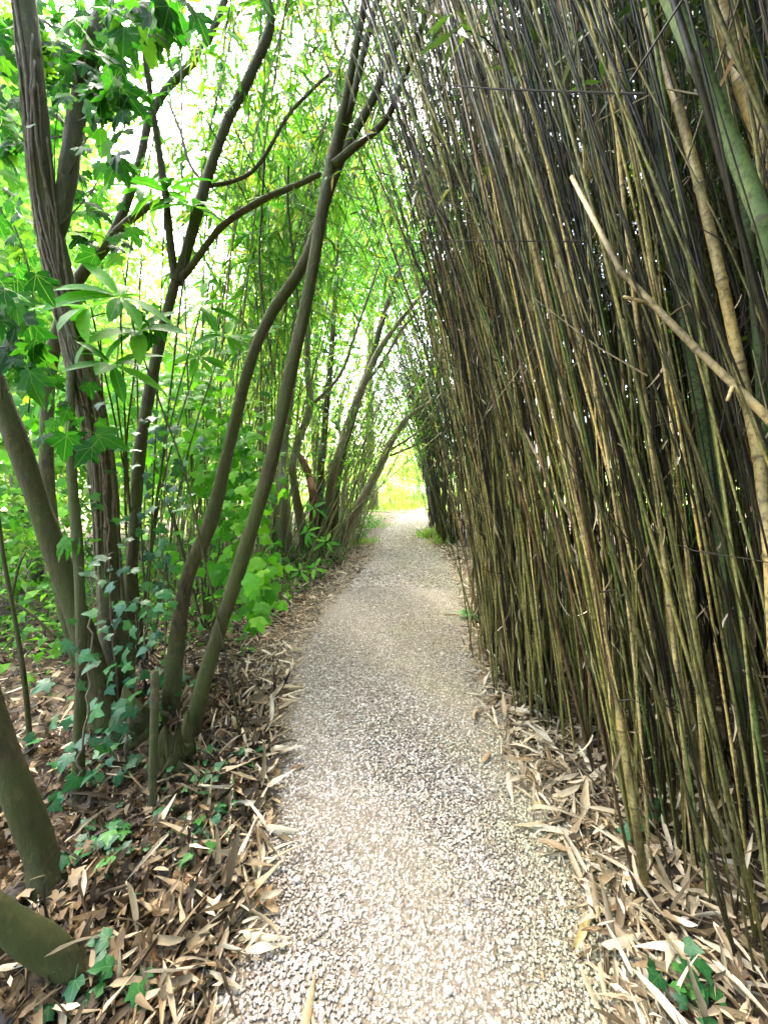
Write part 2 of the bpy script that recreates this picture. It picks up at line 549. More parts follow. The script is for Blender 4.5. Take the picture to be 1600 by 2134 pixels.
M['bam_dark'] = leaf_mat('shaded bamboo leaf', [(0, (.03, .06, .015)), (.6, (.05, .11, .02)), (.85, (.09, .14, .03)), (1, (.22, .18, .09))], 'mark', .35, .45)  # darker copy of the bamboo leaf, with shade put into its colour
M['far'] = leaf_mat('spring leaf', [(0, (.08, .23, .03)), (.5, (.15, .34, .045)), (.85, (.25, .42, .07)), (1, (.42, .48, .10))], 'mark', .55, .5, .3, (1.3, 1.4, .9))
M['far2'] = leaf_mat('yellow green leaf', [(0, (.18, .35, .055)), (.5, (.31, .47, .09)), (1, (.50, .56, .16))], 'mark', .55, .5, .3, (1.3, 1.4, 1.0))
M['under'] = leaf_mat('undergrowth leaf', [(0, (.025, .10, .010)), (.6, (.06, .19, .015)), (1, (.13, .28, .025))], 'mark', .45, .6, .15)
M['fern'] = leaf_mat('fern leaf', [(0, (.04, .16, .02)), (1, (.09, .27, .035))], 'mark', .45, .45)
M['grass'] = leaf_mat('grass blade', [(0, (.06, .17, .015)), (.6, (.14, .28, .025)), (1, (.30, .34, .06))], 'mark', .4, .5)
M['bark'] = bark_mat('brown bark', (.012, .009, .003), (.085, .064, .02), (.05, .06, .008), .85, 8)
M['bark_pale'] = bark_mat('pale bark', (.07, .065, .035), (.24, .21, .12), (.10, .13, .04), .5)
M['bark_red'] = bark_mat('red brown bark', (.06, .025, .012), (.2, .085, .04), (.08, .07, .03), .1)
M['bark_ivy'] = bark_mat('furrowed bark', (.016, .012, .005), (.11, .088, .038), (.055, .068, .012), .8, 9)
M['vine_stem'] = bark_mat('vine stem', (.07, .05, .03), (.22, .17, .10), (.08, .09, .03), .2, 14)
M['cane'] = cane_mat('bamboo cane', None, 'color')
CANE_SHADE = [(0, (.009, .007, .004)), (.45, (.026, .024, .010)), (.78, (.07, .07, .022)), (1, (.22, .205, .07))]  # near-black canes: the shade of the gaps is put into their colour
M['cane_mass'] = cane_mat('bamboo cane mass', CANE_SHADE, 'island')
M['cane_yellow'] = cane_mat('yellow cane', [(0, (.22, .175, .06)), (1, (.27, .22, .09))], 'object')
M['cane_green'] = cane_mat('green cane', [(0, (.042, .07, .02)), (1, (.05, .08, .022))], 'object', .75)
M['cane_dead'] = cane_mat('dead cane', [(0, (.21, .165, .075)), (1, (.25, .20, .10))], 'object', .6)
M['cane_thin'] = cane_mat('thin green cane', [(0, (.10, .13, .05)), (.6, (.17, .19, .07)), (1, (.24, .22, .11))], 'island')
M['twig'] = rough_mat('dry twig', [(0, (.012, .010, .007)), (.6, (.035, .03, .018)), (.9, (.10, .085, .05)), (1, (.3, .25, .15))], 'island', .8)
M['gravel'] = rough_mat('pebble', [(0, (.16, .12, .09)), (.15, (.255, .20, .15)), (.35, (.34, .285, .215)), (.6, (.425, .365, .285)), (.9, (.495, .435, .345)), (1, (.60, .555, .47))], 'island', .6, .2, 60, .35)
M['stone'] = rough_mat('grey stone', [(0, (.12, .11, .10)), (.5, (.27, .23, .19)), (1, (.42, .36, .29))], 'object', .7, .4, 50)
M['litter'] = rough_mat('dry bamboo leaf', None, 'color', .6, .3, 25, .3, .12)
M['litter_s'] = rough_mat('dry leaf mass', [(0, (.08, .055, .025)), (.35, (.24, .175, .09)), (.7, (.43, .335, .20)), (1, (.60, .50, .34))], 'mark', .65, .3, 25, .3, .12)
M['brown_leaf'] = rough_mat('brown leaf', None, 'color', .7, .3, 20, .3, .12)
M['brown_s'] = rough_mat('brown leaf mass', [(0, (.018, .012, .006)), (.45, (.06, .038, .017)), (.82, (.155, .10, .045)), (1, (.33, .23, .12))], 'mark', .7, .3, 20, .3, .12)
M['soil'] = soil_mat('woodland soil', ((.03, .02, .012), (.075, .05, .028), (.14, .095, .055)), 9)
M['bed'] = soil_mat('gravel bed', ((.10, .08, .055), (.22, .18, .125), (.36, .30, .22)), 60)
M['lawn'] = soil_mat('lawn', ((.09, .16, .03), (.17, .26, .045), (.28, .34, .08)), 3)

# ------------------------------------------------------------------ ground and path
def sheet(name, xs, ys, zfun, mat):
    X, Y = np.meshgrid(xs, ys)
    Z = zfun(X, Y)
    v = np.stack([X, Y, Z], -1).reshape(-1, 3)
    nx, ny = len(xs), len(ys)
    i = np.arange(ny - 1)[:, None] * nx + np.arange(nx - 1)[None]
    q = np.stack([i, i + 1, i + nx + 1, i + nx], -1).reshape(-1, 4)
    mb = MB(); mb.add(v, [q])
    return tag(link(name, mb.mesh(name, mat)), kind='structure')


gx = np.concatenate([[-120, -60, -30, -18, -12, -9], np.arange(-7, 7.01, .12), [9, 12, 18, 30, 60, 120]])
gy = np.concatenate([[-60, -30, -12, -6], np.arange(-4, 14.0, .14), [15, 17, 20, 22.5]])
sheet('ground', gx, gy, lambda X, Y: hgt(X, Y) - .012, M['soil'])
sheet('lawn', np.concatenate([[-120, -60, -30], np.arange(-16, 16.1, 1), [30, 60, 120]]), np.concatenate([np.arange(15.2, 40, 1), [60, 120, 300]]),
      lambda X, Y: np.maximum(0, (Y - 18)) * .015 + .06 + .03 * np.sin(X * 1.3) * np.cos(Y), M['lawn'])

py_ = np.concatenate([np.arange(-4, 15, .15), np.arange(15, 20.6, .3)])
mb = MB()
rows = []
for k, y in enumerate(py_):
    a, b = xl(y) - .06 + .03 * math.sin(y * 7), xr(y) + .06 + .03 * math.sin(y * 5.3 + 1)
    t = np.linspace(0, 1, 9)
    rows.append(np.stack([a + (b - a) * t, np.full(9, y), .004 + .012 * np.sin(math.pi * t) + .004 * np.sin(y * 3 + t * 9)], -1))
i = np.arange(len(py_) - 1)[:, None] * 9 + np.arange(8)[None]
mb.add(np.concatenate(rows), [np.stack([i, i + 1, i + 10, i + 9], -1).reshape(-1, 4)])
path = tag(link('path', mb.mesh('path', M['bed'])), kind='structure')

# gravel: real pebbles, small and dense near the camera
ph = (1 + 5 ** .5) / 2
ICO = unit(np.array([(-1, ph, 0), (1, ph, 0), (-1, -ph, 0), (1, -ph, 0), (0, -1, ph), (0, 1, ph), (0, -1, -ph), (0, 1, -ph), (ph, 0, -1), (ph, 0, 1), (-ph, 0, -1), (-ph, 0, 1)], float))
ICF = np.array([(0, 11, 5), (0, 5, 1), (0, 1, 7), (0, 7, 10), (0, 10, 11), (1, 5, 9), (5, 11, 4), (11, 10, 2), (10, 7, 6), (7, 1, 8), (3, 9, 4), (3, 4, 2), (3, 2, 6), (3, 6, 8), (3, 8, 9), (4, 9, 5), (2, 4, 11), (6, 2, 10), (8, 6, 7), (9, 8, 1)])
OCT = np.array([(1, 0, 0), (-1, 0, 0), (0, 1, 0), (0, -1, 0), (0, 0, 1), (0, 0, -1)], float)
OCF = np.array([(0, 2, 4), (2, 1, 4), (1, 3, 4), (3, 0, 4), (2, 0, 5), (1, 2, 5), (3, 1, 5), (0, 3, 5)])


def pebbles(mb, n, y0, y1, size, tv, tf, bias=1.0, spill=.10):
    y = y0 + (y1 - y0) * rng.random(n) ** bias
    u = rng.random(n)
    a, b = xl(y), xr(y)
    x = a + (b - a) * u
    edge = rng.random(n) < .12
    x = np.where(edge, np.where(rng.random(n) < .5, a - np.abs(rng.normal(0, spill, n)), b + np.abs(rng.normal(0, spill, n))), x)
    s = size * np.exp(rng.normal(0, .28, n))
    z = hgt(x, y) + .012 * np.sin(np.clip((x - a) / (b - a), 0, 1) * math.pi) + .004 + s * .25 + rng.random(n) * size * .5
    sc = np.stack([s * rng.uniform(.8, 1.4, n), s * rng.uniform(.7, 1.1, n), s * rng.uniform(.45, .8, n)], -1)
    th = rng.uniform(0, 6.28, n); ti = rng.normal(0, .35, n)
    jit = 1 + rng.normal(0, .13, (n, len(tv), 1))
    v = tv[None] * jit * sc[:, None, :]
    c, s_ = np.cos(ti)[:, None], np.sin(ti)[:, None]
    v = np.stack([v[..., 0], v[..., 1] * c - v[..., 2] * s_, v[..., 1] * s_ + v[..., 2] * c], -1)
    c, s_ = np.cos(th)[:, None], np.sin(th)[:, None]
    v = np.stack([v[..., 0] * c - v[..., 1] * s_, v[..., 0] * s_ + v[..., 1] * c, v[..., 2]], -1)
    v += np.stack([x, y, z], -1)[:, None]
    f = (tf[None] + (np.arange(n) * len(tv))[:, None, None]).reshape(-1, 3)
    mb.add(v.reshape(-1, 3), [f], np.repeat(rng.random(n), len(tv)))


mb = MB()
pebbles(mb, 33000, .4, 1.65, .0044, ICO, ICF)
pebbles(mb, 44000, 1.65, 5.0, .0063, OCT, OCF, 1.25)
pebbles(mb, 24000, 5.0, 15.5, .0115, OCT, OCF, 1.3)
gravel = tag(link('gravel', mb.mesh('gravel', M['gravel'])), 'cream and tan pea gravel covering the garden path', 'gravel', kind='stuff')

for k, (px, pyy, s) in enumerate([(975, 1893, .020), (870, 1690, .014), (935, 2080, .022), (1075, 1850, .016), (790, 1505, .014), (620, 1845, .026), (1215, 1800, .017)]):
    g = G(px, pyy)
    v = ICO * (1 + rng.normal(0, .1, (12, 1))) * np.array([1.2, .9, .6]) * s * .7
    mb = MB(); mb.add(v, [ICF])
    me = mb.mesh('stone', M['stone'])
    o = link('stone', me, loc=(g[0], g[1], .018 + s * .3))
    sm = o.modifiers.new('round', 'SUBSURF'); sm.levels = 2; sm.render_levels = 2
    lab = ['dark grey oval stone lying in the gravel near the bottom of the path', 'small stone in mid path beside paler gravel', 'flat buff stone at the bottom edge of the path', 'greyish stone in the gravel towards the bamboo side',
           'small rounded stone farthest up the path', 'broad pale stone near the brown leaf litter edge', 'small stone at the litter edge below the bamboo'][k]
    tag(o, lab, 'stone', 'larger stones in the gravel')

# ------------------------------------------------------------------ bamboo
def cane_curve(base, lean, curve, H, n=15, wob=.02):
    t = np.linspace(0, 1, n)[:, None]
    up = np.array([0, 0, 1.0])
    p = np.asarray(base) + t * H * up + t * H * np.array([lean[0], lean[1], 0]) + (t ** 2) * H * np.array([curve[0], curve[1], -abs(curve[0]) * .35])
    ph = rng.uniform(0, 6.28, 2)
    w = wob * np.sin(t * 7 + ph[0])
    p = p + np.concatenate([w, wob * .7 * np.sin(t * 6 + ph[1]), 0 * w], 1)
    return p


def cane_geo(mb, pts, r0, r1, node=.28, sides=6):
    """Cane with swollen, darker nodes: at each node three close rings."""
    seg = np.linalg.norm(np.diff(pts, axis=0), axis=1)
    s = np.concatenate([[0], np.cumsum(seg)]); Ltot = s[-1]
    st, mk, bul = [0.0], [0.0], [1.0]
    x = node * rng.uniform(.3, 1)
    while x < Ltot - .05:
        st += [x - .012, x, x + .010]; mk += [0, 1, 0]; bul += [.98, 1.22, 1.0]
        x += node * rng.uniform(.85, 1.2)
    st.append(Ltot); mk.append(0); bul.append(1)
    st = np.array(st)
    q = np.stack([np.interp(st, s, pts[:, k]) for k in range(3)], -1)
    r = (r0 + (r1 - r0) * st / Ltot) * np.array(bul)
    v, f = tube(q, r, sides)
    a = np.concatenate([np.repeat(np.array(mk), sides), [0, 0]])
    mb.add(v, f, a)


def foliage_on(pts, t0, n_br, leaves, twigs, size=(.09, .17), reach=(.2, .6), droop=.5, per=7):
    """Leafy branchlets along the upper part of a cane: rows (pos, dir, normal, size) go to leaves, tubes to twigs."""
    n = len(pts)
    for _ in range(n_br):
        t = t0 + (1 - t0) * rng.random()
        k = min(int(t * (n - 1)), n - 2); u = t * (n - 1) - k
        p = pts[k] * (1 - u) + pts[k + 1] * u
        d = rand_dirs(1)[0]; d[2] = d[2] * .5 - .05
        d = unit(d)
        ln = rng.uniform(*reach)
        tt = np.linspace(0, 1, 4)[:, None]
        q = p + d * ln * tt + np.array([0, 0, -droop * ln]) * tt ** 2
        if twigs is not None:
            v, f = tube(q, np.array([.003, .0025, .002, .001]), 3, False)
            twigs.add(v, f)
        m = per
        tl = rng.uniform(.3, 1, m)
        lp = p + d * ln * tl[:, None] + np.array([0, 0, -droop * ln]) * (tl ** 2)[:, None]
        ld = unit(d[None] * .5 + rand_dirs(m) * .7 + np.array([0, 0, -.55]))
        leaves.append((lp, ld, unit(rand_dirs(m) + np.array([0, -.3, .8])), rng.uniform(*size, m)))


def flush_leaves(mb, rows, tmpl):
    if rows:
        scatter(mb, tmpl, *[np.concatenate([r[k] for r in rows]) for k in range(4)])


# front line of the near stand on the right side (bases nearest the path)
FRONT = [G(*q) for q in [(1000, 1300), (1012, 1390), (1090, 1500), (1180, 1545), (1285, 1650), (1345, 1830), (1470, 2010), (1620, 2130)]]
FRONT = np.array([(2.1, 4.7, 0), (1.25, 4.35, 0)] + [tuple(p) for p in FRONT] + [(1.02, .6, 0), (1.1, -.3, 0), (1.15, -1.6, 0)])
_fs = np.concatenate([[0], np.cumsum(np.linalg.norm(np.diff(FRONT, axis=0), axis=1))])


def front_point(u):
    s = u * _fs[-1]
    return np.array([np.interp(s, _fs, FRONT[:, 0]), np.interp(s, _fs, FRONT[:, 1]), 0])


def cane_thing(name, base, pts, r0, r1, mat, label, cat, group=None, node=.28, sides=7):
    mb = MB()
    cane_geo(mb, pts, r0, r1, node, sides)
    o = link(name, mb.mesh(name, mat, origin=base), loc=base)
    return tag(o, label, cat, group)


def add_twigs(o, base, pts, n, mat, lo=.15, hi=.7):
    for _ in range(n):
        t = rng.uniform(lo, hi)
        k = int(t * (len(pts) - 1))
        p = pts[k]
        d = unit(np.array([rng.normal(-.25, .5), rng.normal(-.3, .4), rng.uniform(.1, 1.1)]))
        ln = rng.uniform(.12, .45) * float(np.clip((p[1] - .3) / 2.5, .2, 1))
        q = np.array([p, p + d * ln * .5 + rng.normal(0, .01, 3), p + d * ln])
        v, f = tube(q, [.0035, .0028, .0015], 4)
        mb = MB(); mb.add(v, f)
        link('twig', mb.mesh('twig', mat, origin=base), parent=o)


mass = MB(); leavesR = []; twigsR = MB()
n_things = 0
near = []
for k in range(2100):
    u = rng.random() ** .9
    fp = front_point(.10 + .90 * u)
    d = abs(rng.normal(0, .13)) if rng.random() < .36 else rng.uniform(.1, 3.2)
    if fp[1] < 1.15: d += .16 * min(1, (1.15 - fp[1]) / .5) + .02
    nrm = np.array([1.0, .25 if fp[1] > 2.0 else 0.05, 0])
    if fp[1] > 3.4: nrm = np.array([.8, .5, 0])
    base = fp + unit(nrm) * d + np.array([rng.normal(0, .05), rng.normal(0, .08), 0])
    near.append((d, base))
near.sort(key=lambda q: q[0])
TINTS = [('dark brown', (.08, .052, .022), .13), ('olive', (.16, .155, .042), .33), ('tan', (.33, .26, .085), .28), ('straw coloured', (.47, .37, .155), .14), ('green', (.075, .11, .026), .12)]


def tint():
    k = int(rng.choice(5, p=[q[2] for q in TINTS]))
    return TINTS[k][0], tuple(np.array(TINTS[k][1]) * rng.uniform(.8, 1.2)) + (1,)


def near_zone(y):
    for lim, txt in ((3.7, 'at the stand\'s far nose behind the fern'), (3.0, 'beside the small fern'), (2.4, 'above the first broad pale fallen leaves'), (1.9, 'in the middle of the near stand'),
                     (1.45, 'below the broken slanting cane'), (1.1, 'behind the lone yellow leaf'), (.6, 'behind the bottom corner ivy shoot')):
        if y > lim: return txt
    return 'at the photo edge beside the thick green cane'


for k, (d, base) in enumerate(near):
    x, y = base[0], base[1]
    base = np.array([x, y, float(hgt(x, y)) - .03])
    df = np.clip((3.3 - y) / 2.4, 0, 1)
    ang = rng.normal(1.5 + 9.5 * df + 2.2 * min(d, 1.5), 3.6)
    lean = [-math.tan(math.radians(ang)), math.tan(math.radians(rng.normal(1.5, 3.0)))]
    H = rng.uniform(4.8, 7.4)
    curve = (-abs(rng.normal(.085, .05)), rng.normal(0.02, .04))
    cross = rng.random() < .16 and y > 1.3
    if cross:
        lean = [lean[0] + rng.choice([-1, 1]) * rng.uniform(.06, .16), lean[1] + rng.uniform(-.1, .12)]
    r0 = rng.choice([.003, .005, .0075, .0105], p=[.30, .38, .24, .08]) * rng.uniform(.85, 1.15)
    if y < 1.7: r0 *= .8 if y > 1.1 else .6
    pts = cane_curve(base, lean, curve, H)
    if k < 222:
        cname, col = tint()
        thick = 'slim' if r0 < .005 else ('stout' if r0 > .0088 else 'middling')
        ln = 'crossing its neighbours' if cross else ('leaning steeply' if ang > 15 else ('leaning' if ang > 9 else ('leaning slightly' if ang > 5 else 'upright')))
        nt_ = int(rng.integers(1, 4)) if rng.random() < .5 else 0
        lab = '%s %s %s bamboo cane, %s, %s' % (('bare', 'sparsely-twigged', 'twiggy', 'twiggy')[nt_], thick, cname.split()[0] if 'straw' in cname else cname, ln, near_zone(y))
        o = cane_thing('bamboo_cane', base, pts, r0, r0 * .4, M['cane'], lab, 'bamboo', 'front canes of the near bamboo stand')
        o.color = col
        if nt_: add_twigs(o, base, pts, nt_, M['twig'])
    else:
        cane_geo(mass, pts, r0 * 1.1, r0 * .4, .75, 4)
    foliage_on(pts, .52, 1 if d < .45 else (3 if d < .9 else 7), leavesR, twigsR if k % 3 == 0 else None, (.07, .14), (.2, .5), .4, 6)
for k in range(190):
    y = rng.uniform(-1.0, 5.2); x = 2.3 + .25 * max(0, y - 3) + rng.uniform(0, 2.0)
    pts = cane_curve(np.array([x, y, 0.0]), (-math.tan(math.radians(rng.normal(9, 4))), rng.normal(.02, .06)), (-abs(rng.normal(.05, .04)), rng.normal(0, .03)), rng.uniform(6.5, 9.5))
    cane_geo(mass, pts, .011, .005, .75, 4)
    foliage_on(pts, .30, 26, leavesR, None, (.13, .24), (.25, .7), .5, 7)
# dead side twigs in the upper thicket
for _ in range(7500):
    d, base = near[int(rng.integers(0, len(near)))]
    h = .8 + 4.8 * rng.random() ** .7
    p = base + np.array([-.13 * h + rng.normal(0, .2), .04 * h + rng.normal(0, .2), h])
    dd = unit(np.array([rng.normal(-.2, .4), rng.normal(-.1, .4), rng.normal(.9, .5)]))
    ln = rng.uniform(.2, .8)
    v, f = tube(np.array([p, p + dd * ln * .5 + rng.normal(0, .02, 3), p + dd * ln]), [.0024, .0019, .001], 3, False)
    twigsR.add(v, f)
sh = MB()                                                        # papery sheaths still clinging to the canes
n = 1500
idx = rng.integers(0, 700, n)
hh = .25 + 3.6 * rng.random(n) ** 1.2
bp = np.array([near[i][1] for i in idx])
sp = bp + np.column_stack([-.13 * hh + rng.normal(0, .1, n), .03 * hh + rng.normal(0, .1, n), hh])
scatter(sh, T_LITTER[1], sp, unit(np.column_stack([rng.normal(0, .35, n), rng.normal(0, .35, n), rng.choice([-1, -1, .8], n)])), unit(rand_dirs(n) + np.array([-.5, -.8, 0])), rng.uniform(.05, .13, n), rng.uniform(.4, .9, n))
tag(link('bamboo_sheaths', sh.mesh('bamboo_sheaths', M['litter_s'])), 'papery dry sheaths and dead leaves caught among the near bamboo canes', 'sheaths', kind='stuff')
tag(link('bamboo_thicket', mass.mesh('bamboo_thicket', M['cane_mass'])), 'dense mass of bamboo canes behind the front row, coloured dark for shade', 'bamboo', kind='stuff')
tag(link('bamboo_twigs', twigsR.mesh('bamboo_twigs', M['twig'])), 'tangle of thin dead side twigs among the near bamboo canes', 'twigs', kind='stuff')
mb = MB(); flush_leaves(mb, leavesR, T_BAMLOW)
tag(link('bamboo_foliage', mb.mesh('bamboo_foliage', M['bam_dark'], False)), 'narrow bamboo leaves at the tops of the near stand, coloured dark for shade', 'foliage', kind='stuff')

# thick single canes standing close on the right, each told apart
def px_cane(name, pts_px, wpx, mat, label, cat='bamboo', ground=False, node=.3, taper=.8, group=None):
    pts = np.array([P(a, b, c) for a, b, c in pts_px])
    c = smooth_path(pts, 16)
    base = c[0].copy()
    r = wpx / 2 * pts_px[0][2] / FPX
    return cane_thing(name, base, c, r, r * taper, mat, label, cat, group, node, 10), base, c


o, b, c = px_cane('broken_bamboo_cane', [(1700, 975, .62), (1600, 872, .65), (1480, 755, .69), (1370, 650, .73), (1290, 560, .76), (1230, 450, .79), (1190, 368, .81)], 19, M['cane_dead'], 'pale broken bamboo cane slanting across the stand, snapped at its upper end', node=.2, taper=.55)
for (q, dx) in ((.55, (-.05, .0, .012)), (.3, (-.02, -.012, -.03))):
    p = c[int(q * 15)]
    mb = MB(); v, f = tube(np.array([p, p + np.array(dx)]), [.004, .0025], 5); mb.add(v, f)
    link('branch_stub', mb.mesh('branch_stub', M['cane_dead'], origin=b), parent=o)
px_cane('yellow_bamboo_cane', [(1640, 1800, .86), (1615, 1400, .88), (1595, 1050, .92), (1540, 760, .96), (1470, 440, 1.0), (1400, 180, 1.05), (1330, -20, 1.1), (1240, -260, 1.15)], 25, M['cane_yellow'], 'thick yellow speckled bamboo cane crossing in front of the broken one', node=.24)
px_cane('green_bamboo_cane', [(1760, 1500, .6), (1710, 1100, .62), (1635, 620, .64), (1560, 380, .66), (1470, 170, .68), (1385, -30, .7), (1290, -240, .72)], 42, M['cane_green'], 'thickest dark green bamboo cane in the upper corner', node=.34)
px_cane('yellow_bamboo_cane', [(1760, 1300, .85), (1720, 800, .95), (1640, 420, 1.0), (1580, 270, 1.05), (1525, 100, 1.1), (1490, -20, 1.15), (1420, -240, 1.2)], 50, M['cane_yellow'], 'yellow blotched bamboo cane behind the thickest green cane, at the top corner', node=.22)
px_cane('green_bamboo_cane', [(1560, 1560, 1.3), (1520, 1200, 1.32), (1470, 900, 1.34), (1400, 480, 1.36), (1385, 300, 1.38), (1340, 60, 1.4), (1290, -150, 1.45)], 34, M['cane_green'], 'green upright bamboo cane behind the broken slanting cane', node=.33)
px_cane('green_bamboo_cane', [(1700, 1900, .98), (1660, 1500, 1.0), (1600, 1180, 1.03), (1590, 900, 1.05), (1575, 600, 1.08), (1520, 250, 1.12), (1460, -100, 1.2)], 26, M['cane_green'], 'green cane at the photo edge below the yellow cane', node=.33)
px_cane('brown_bamboo_cane', [(1500, 1750, 1.45), (1330, 1090, 1.55), (1220, 760, 1.6), (1150, 480, 1.65), (1085, 240, 1.7), (1020, 20, 1.75), (980, -160, 1.8)], 20, M['cane_yellow'], 'long tan cane leaning from the near litter up to the top of the stand', node=.26)
px_cane('brown_bamboo_cane', [(1330, 1640, 1.95), (1260, 1310, 2.0), (1190, 980, 2.05), (1150, 820, 2.1), (1090, 560, 2.15), (1010, 300, 2.2), (920, 40, 2.25), (870, -120, 2.3)], 22, M['cane_yellow'], 'bright tan cane curving up towards the tree branches over the path', node=.3)
px_cane('brown_bamboo_cane', [(1345, 1850, 1.37), (1290, 1500, 1.42), (1230, 1180, 1.5), (1180, 900, 1.55), (1160, 700, 1.6), (1080, 420, 1.7), (1000, 180, 1.8), (940, 0, 1.9)], 17, M['cane_yellow'], 'tan cane rising from the litter edge closest to the path', node=.3)
px_cane('fallen_bamboo_cane', [(1540, 1800, 1.3), (1240, 1180, 1.75), (1140, 990, 1.9), (1080, 880, 2.0)], 12, M['cane_dead'], 'thin dead cane leaning diagonally across the middle of the stand', node=.25)

# far stand on the same side
far_mass = MB(); leavesF = []; twF = MB()
for k in range(300):
    x = 1.0 + abs(rng.normal(0, .8)) if k % 3 else rng.uniform(1.0, 3.5)
    y = 8.0 + (rng.exponential(.5) if k % 2 else rng.uniform(0, 4.5)) + .25 * abs(x - 1.5)
    x = max(x, float(xr(y)) + .15)
    base = np.array([x, y, float(hgt(x, y)) - .03])
    pts = cane_curve(base, (-math.tan(math.radians(rng.normal(4, 4))), rng.normal(-.02, .06)), (-abs(rng.normal(.12, .08)), rng.normal(-.05, .05)), rng.uniform(4.2, 6.2))
    r0 = rng.uniform(.006, .014)
    if y < 8.9 and n_things < 42:
        n_things += 1
        cname, col = tint()
        o = cane_thing('bamboo_cane', base, pts, r0, r0 * .4, M['cane'], '%s %s cane in the farther bamboo stand, %s' % ('slim' if r0 < .009 else 'stouter', cname, 'next to the grass tuft' if x < 1.35 else ('in the middle of its front' if x < 2 else 'half hidden by the near stand')), 'bamboo', 'canes of the farther bamboo stand', sides=5)
        o.color = col
    else:
        cane_geo(far_mass, pts, r0, r0 * .4, .35, 4)
    foliage_on(pts, .42, 4, leavesF, twF, (.09, .17), (.25, .6), .5, 7)
tag(link('bamboo_thicket', far_mass.mesh('bamboo_thicket', M['cane_mass'])), 'mass of brown canes inside the farther bamboo stand by the bend', 'bamboo', kind='stuff')
mb = MB(); flush_leaves(mb, leavesF, T_BAMLOW)
tag(link('bamboo_foliage', mb.mesh('bamboo_foliage', M['bam_leaf'], False)), 'green bamboo leaves arching over the path from the farther stand', 'foliage', kind='stuff')

# slim canes on the left side, arching over the path
left_mass = MB(); leavesL = []; twL = MB()
n_left = 0
for k in range(190):
    y = rng.uniform(5.2, 13.0)
    far_ = np.clip((y - 7.5) / 2, 0, 1)
    x = float(xl(y)) - .25 - .45 * far_ - abs(rng.normal(0, .9))
    base = np.array([x, y, float(hgt(x, y)) - .03])
    pts = cane_curve(base, (math.tan(math.radians(rng.normal(14 - 9 * far_, 8 - 4 * far_))), rng.normal(0, .1)), (abs(rng.normal(.16 - .08 * far_, .1 - .05 * far_)), rng.normal(-.03, .06)), rng.uniform(3.6, 5.6))
    r0 = rng.uniform(.005, .011)
    if n_left < 33 and y < 9:
        n_left += 1
        o = cane_thing('bamboo_cane', base, pts, r0, r0 * .35, M['cane'], '%s pale green cane %s from the tree side, %s the grey bowing stem' % ('very slim' if r0 < .008 else 'slim', 'bowing low' if pts[-1][2] < 3.6 else 'arching high', 'before' if y < 7 else 'behind'), 'bamboo', 'slim canes on the tree side of the path', sides=5)
        o.color = (.17 * rng.uniform(.7, 1.3), .19 * rng.uniform(.8, 1.2), .075, 1)
    else:
        cane_geo(left_mass, pts, r0, r0 * .35, .35, 4)
    foliage_on(pts, .4, 3, leavesL, twL, (.10, .19), (.2, .6), .6, 8)
# taller leafy canes behind the near trees, whose tips hang over the top of the photo
for k in range(50):
    y = 3.8 + 4.7 * rng.random() ** 1.3
    u = rng.uniform(-.62, -.18)
    if -.56 < u < -.40 and rng.random() < .75: u += .22
    x = u * y - .4
    base = np.array([x, y, 0.0])
    pts = cane_curve(base, (rng.uniform(.02, .16), rng.normal(-.06, .08)), (rng.uniform(.05, .25), rng.normal(-.05, .06)), rng.uniform(5.5, 9))
    cane_geo(left_mass, pts, .010, .004, .35, 5)
    foliage_on(pts, .5, 26, leavesL, twL, (.13, .24), (.25, .8), .7, 8)
for k in range(20):
    y = rng.uniform(4.0, 6.0)
    x = rng.uniform(-.55, -.30) * y - .6
    pts = cane_curve(np.array([x, y, 0.0]), (rng.uniform(.08, .2), rng.normal(0, .05)), (rng.uniform(.12, .3), rng.normal(0, .05)), rng.uniform(5.5, 7.5))
    cane_geo(left_mass, pts, .009, .003, .35, 5)
    foliage_on(pts, .55, 15, leavesL, twL, (.16, .30), (.25, .7), .7, 8)
tag(link('bamboo_thicket', left_mass.mesh('bamboo_thicket', M['cane_thin'])), 'mass of slim pale canes behind the trees along the path', 'bamboo', kind='stuff')
twL.f += [q + twL.n for q in twF.f]; twL.v += twF.v; twL.a += twF.a; twL.n += twF.n
tag(link('bamboo_twigs', twL.mesh('bamboo_twigs', M['twig'])), 'fine leafy side twigs of the arching bamboo over the path', 'twigs', kind='stuff')
mb = MB(); flush_leaves(mb, leavesL, T_BAM)
tag(link('bamboo_foliage', mb.mesh('bamboo_foliage', M['bam_leaf'], False)), 'bright narrow bamboo leaves hanging between the trees and over the path', 'foliage', kind='stuff')

# ------------------------------------------------------------------ trees on the left
def px_tube(pts_px, n=40, sides=14, rough=.07, seed=0, ground=False, k=.62):
    """Tube through photo points (px, py, depth, width px)."""
    pts = np.array([P(a, b, c) for a, b, c, w in pts_px])
    rad = np.array([w / 2 * c / FPX * k for a, b, c, w in pts_px])
    if ground:
        g = pts[0]; pts[0] = (g[0], g[1], min(g[2], float(hgt(g[0], g[1])) - .06))
    q = smooth_path(np.column_stack([pts, rad]), n)
    v, f = tube(q[:, :3], np.maximum(q[:, 3], .001), sides, True, rough, seed)
    return v, f, q


def on_ground(px, py, w):
    return (px, py, GD(px, py), w)


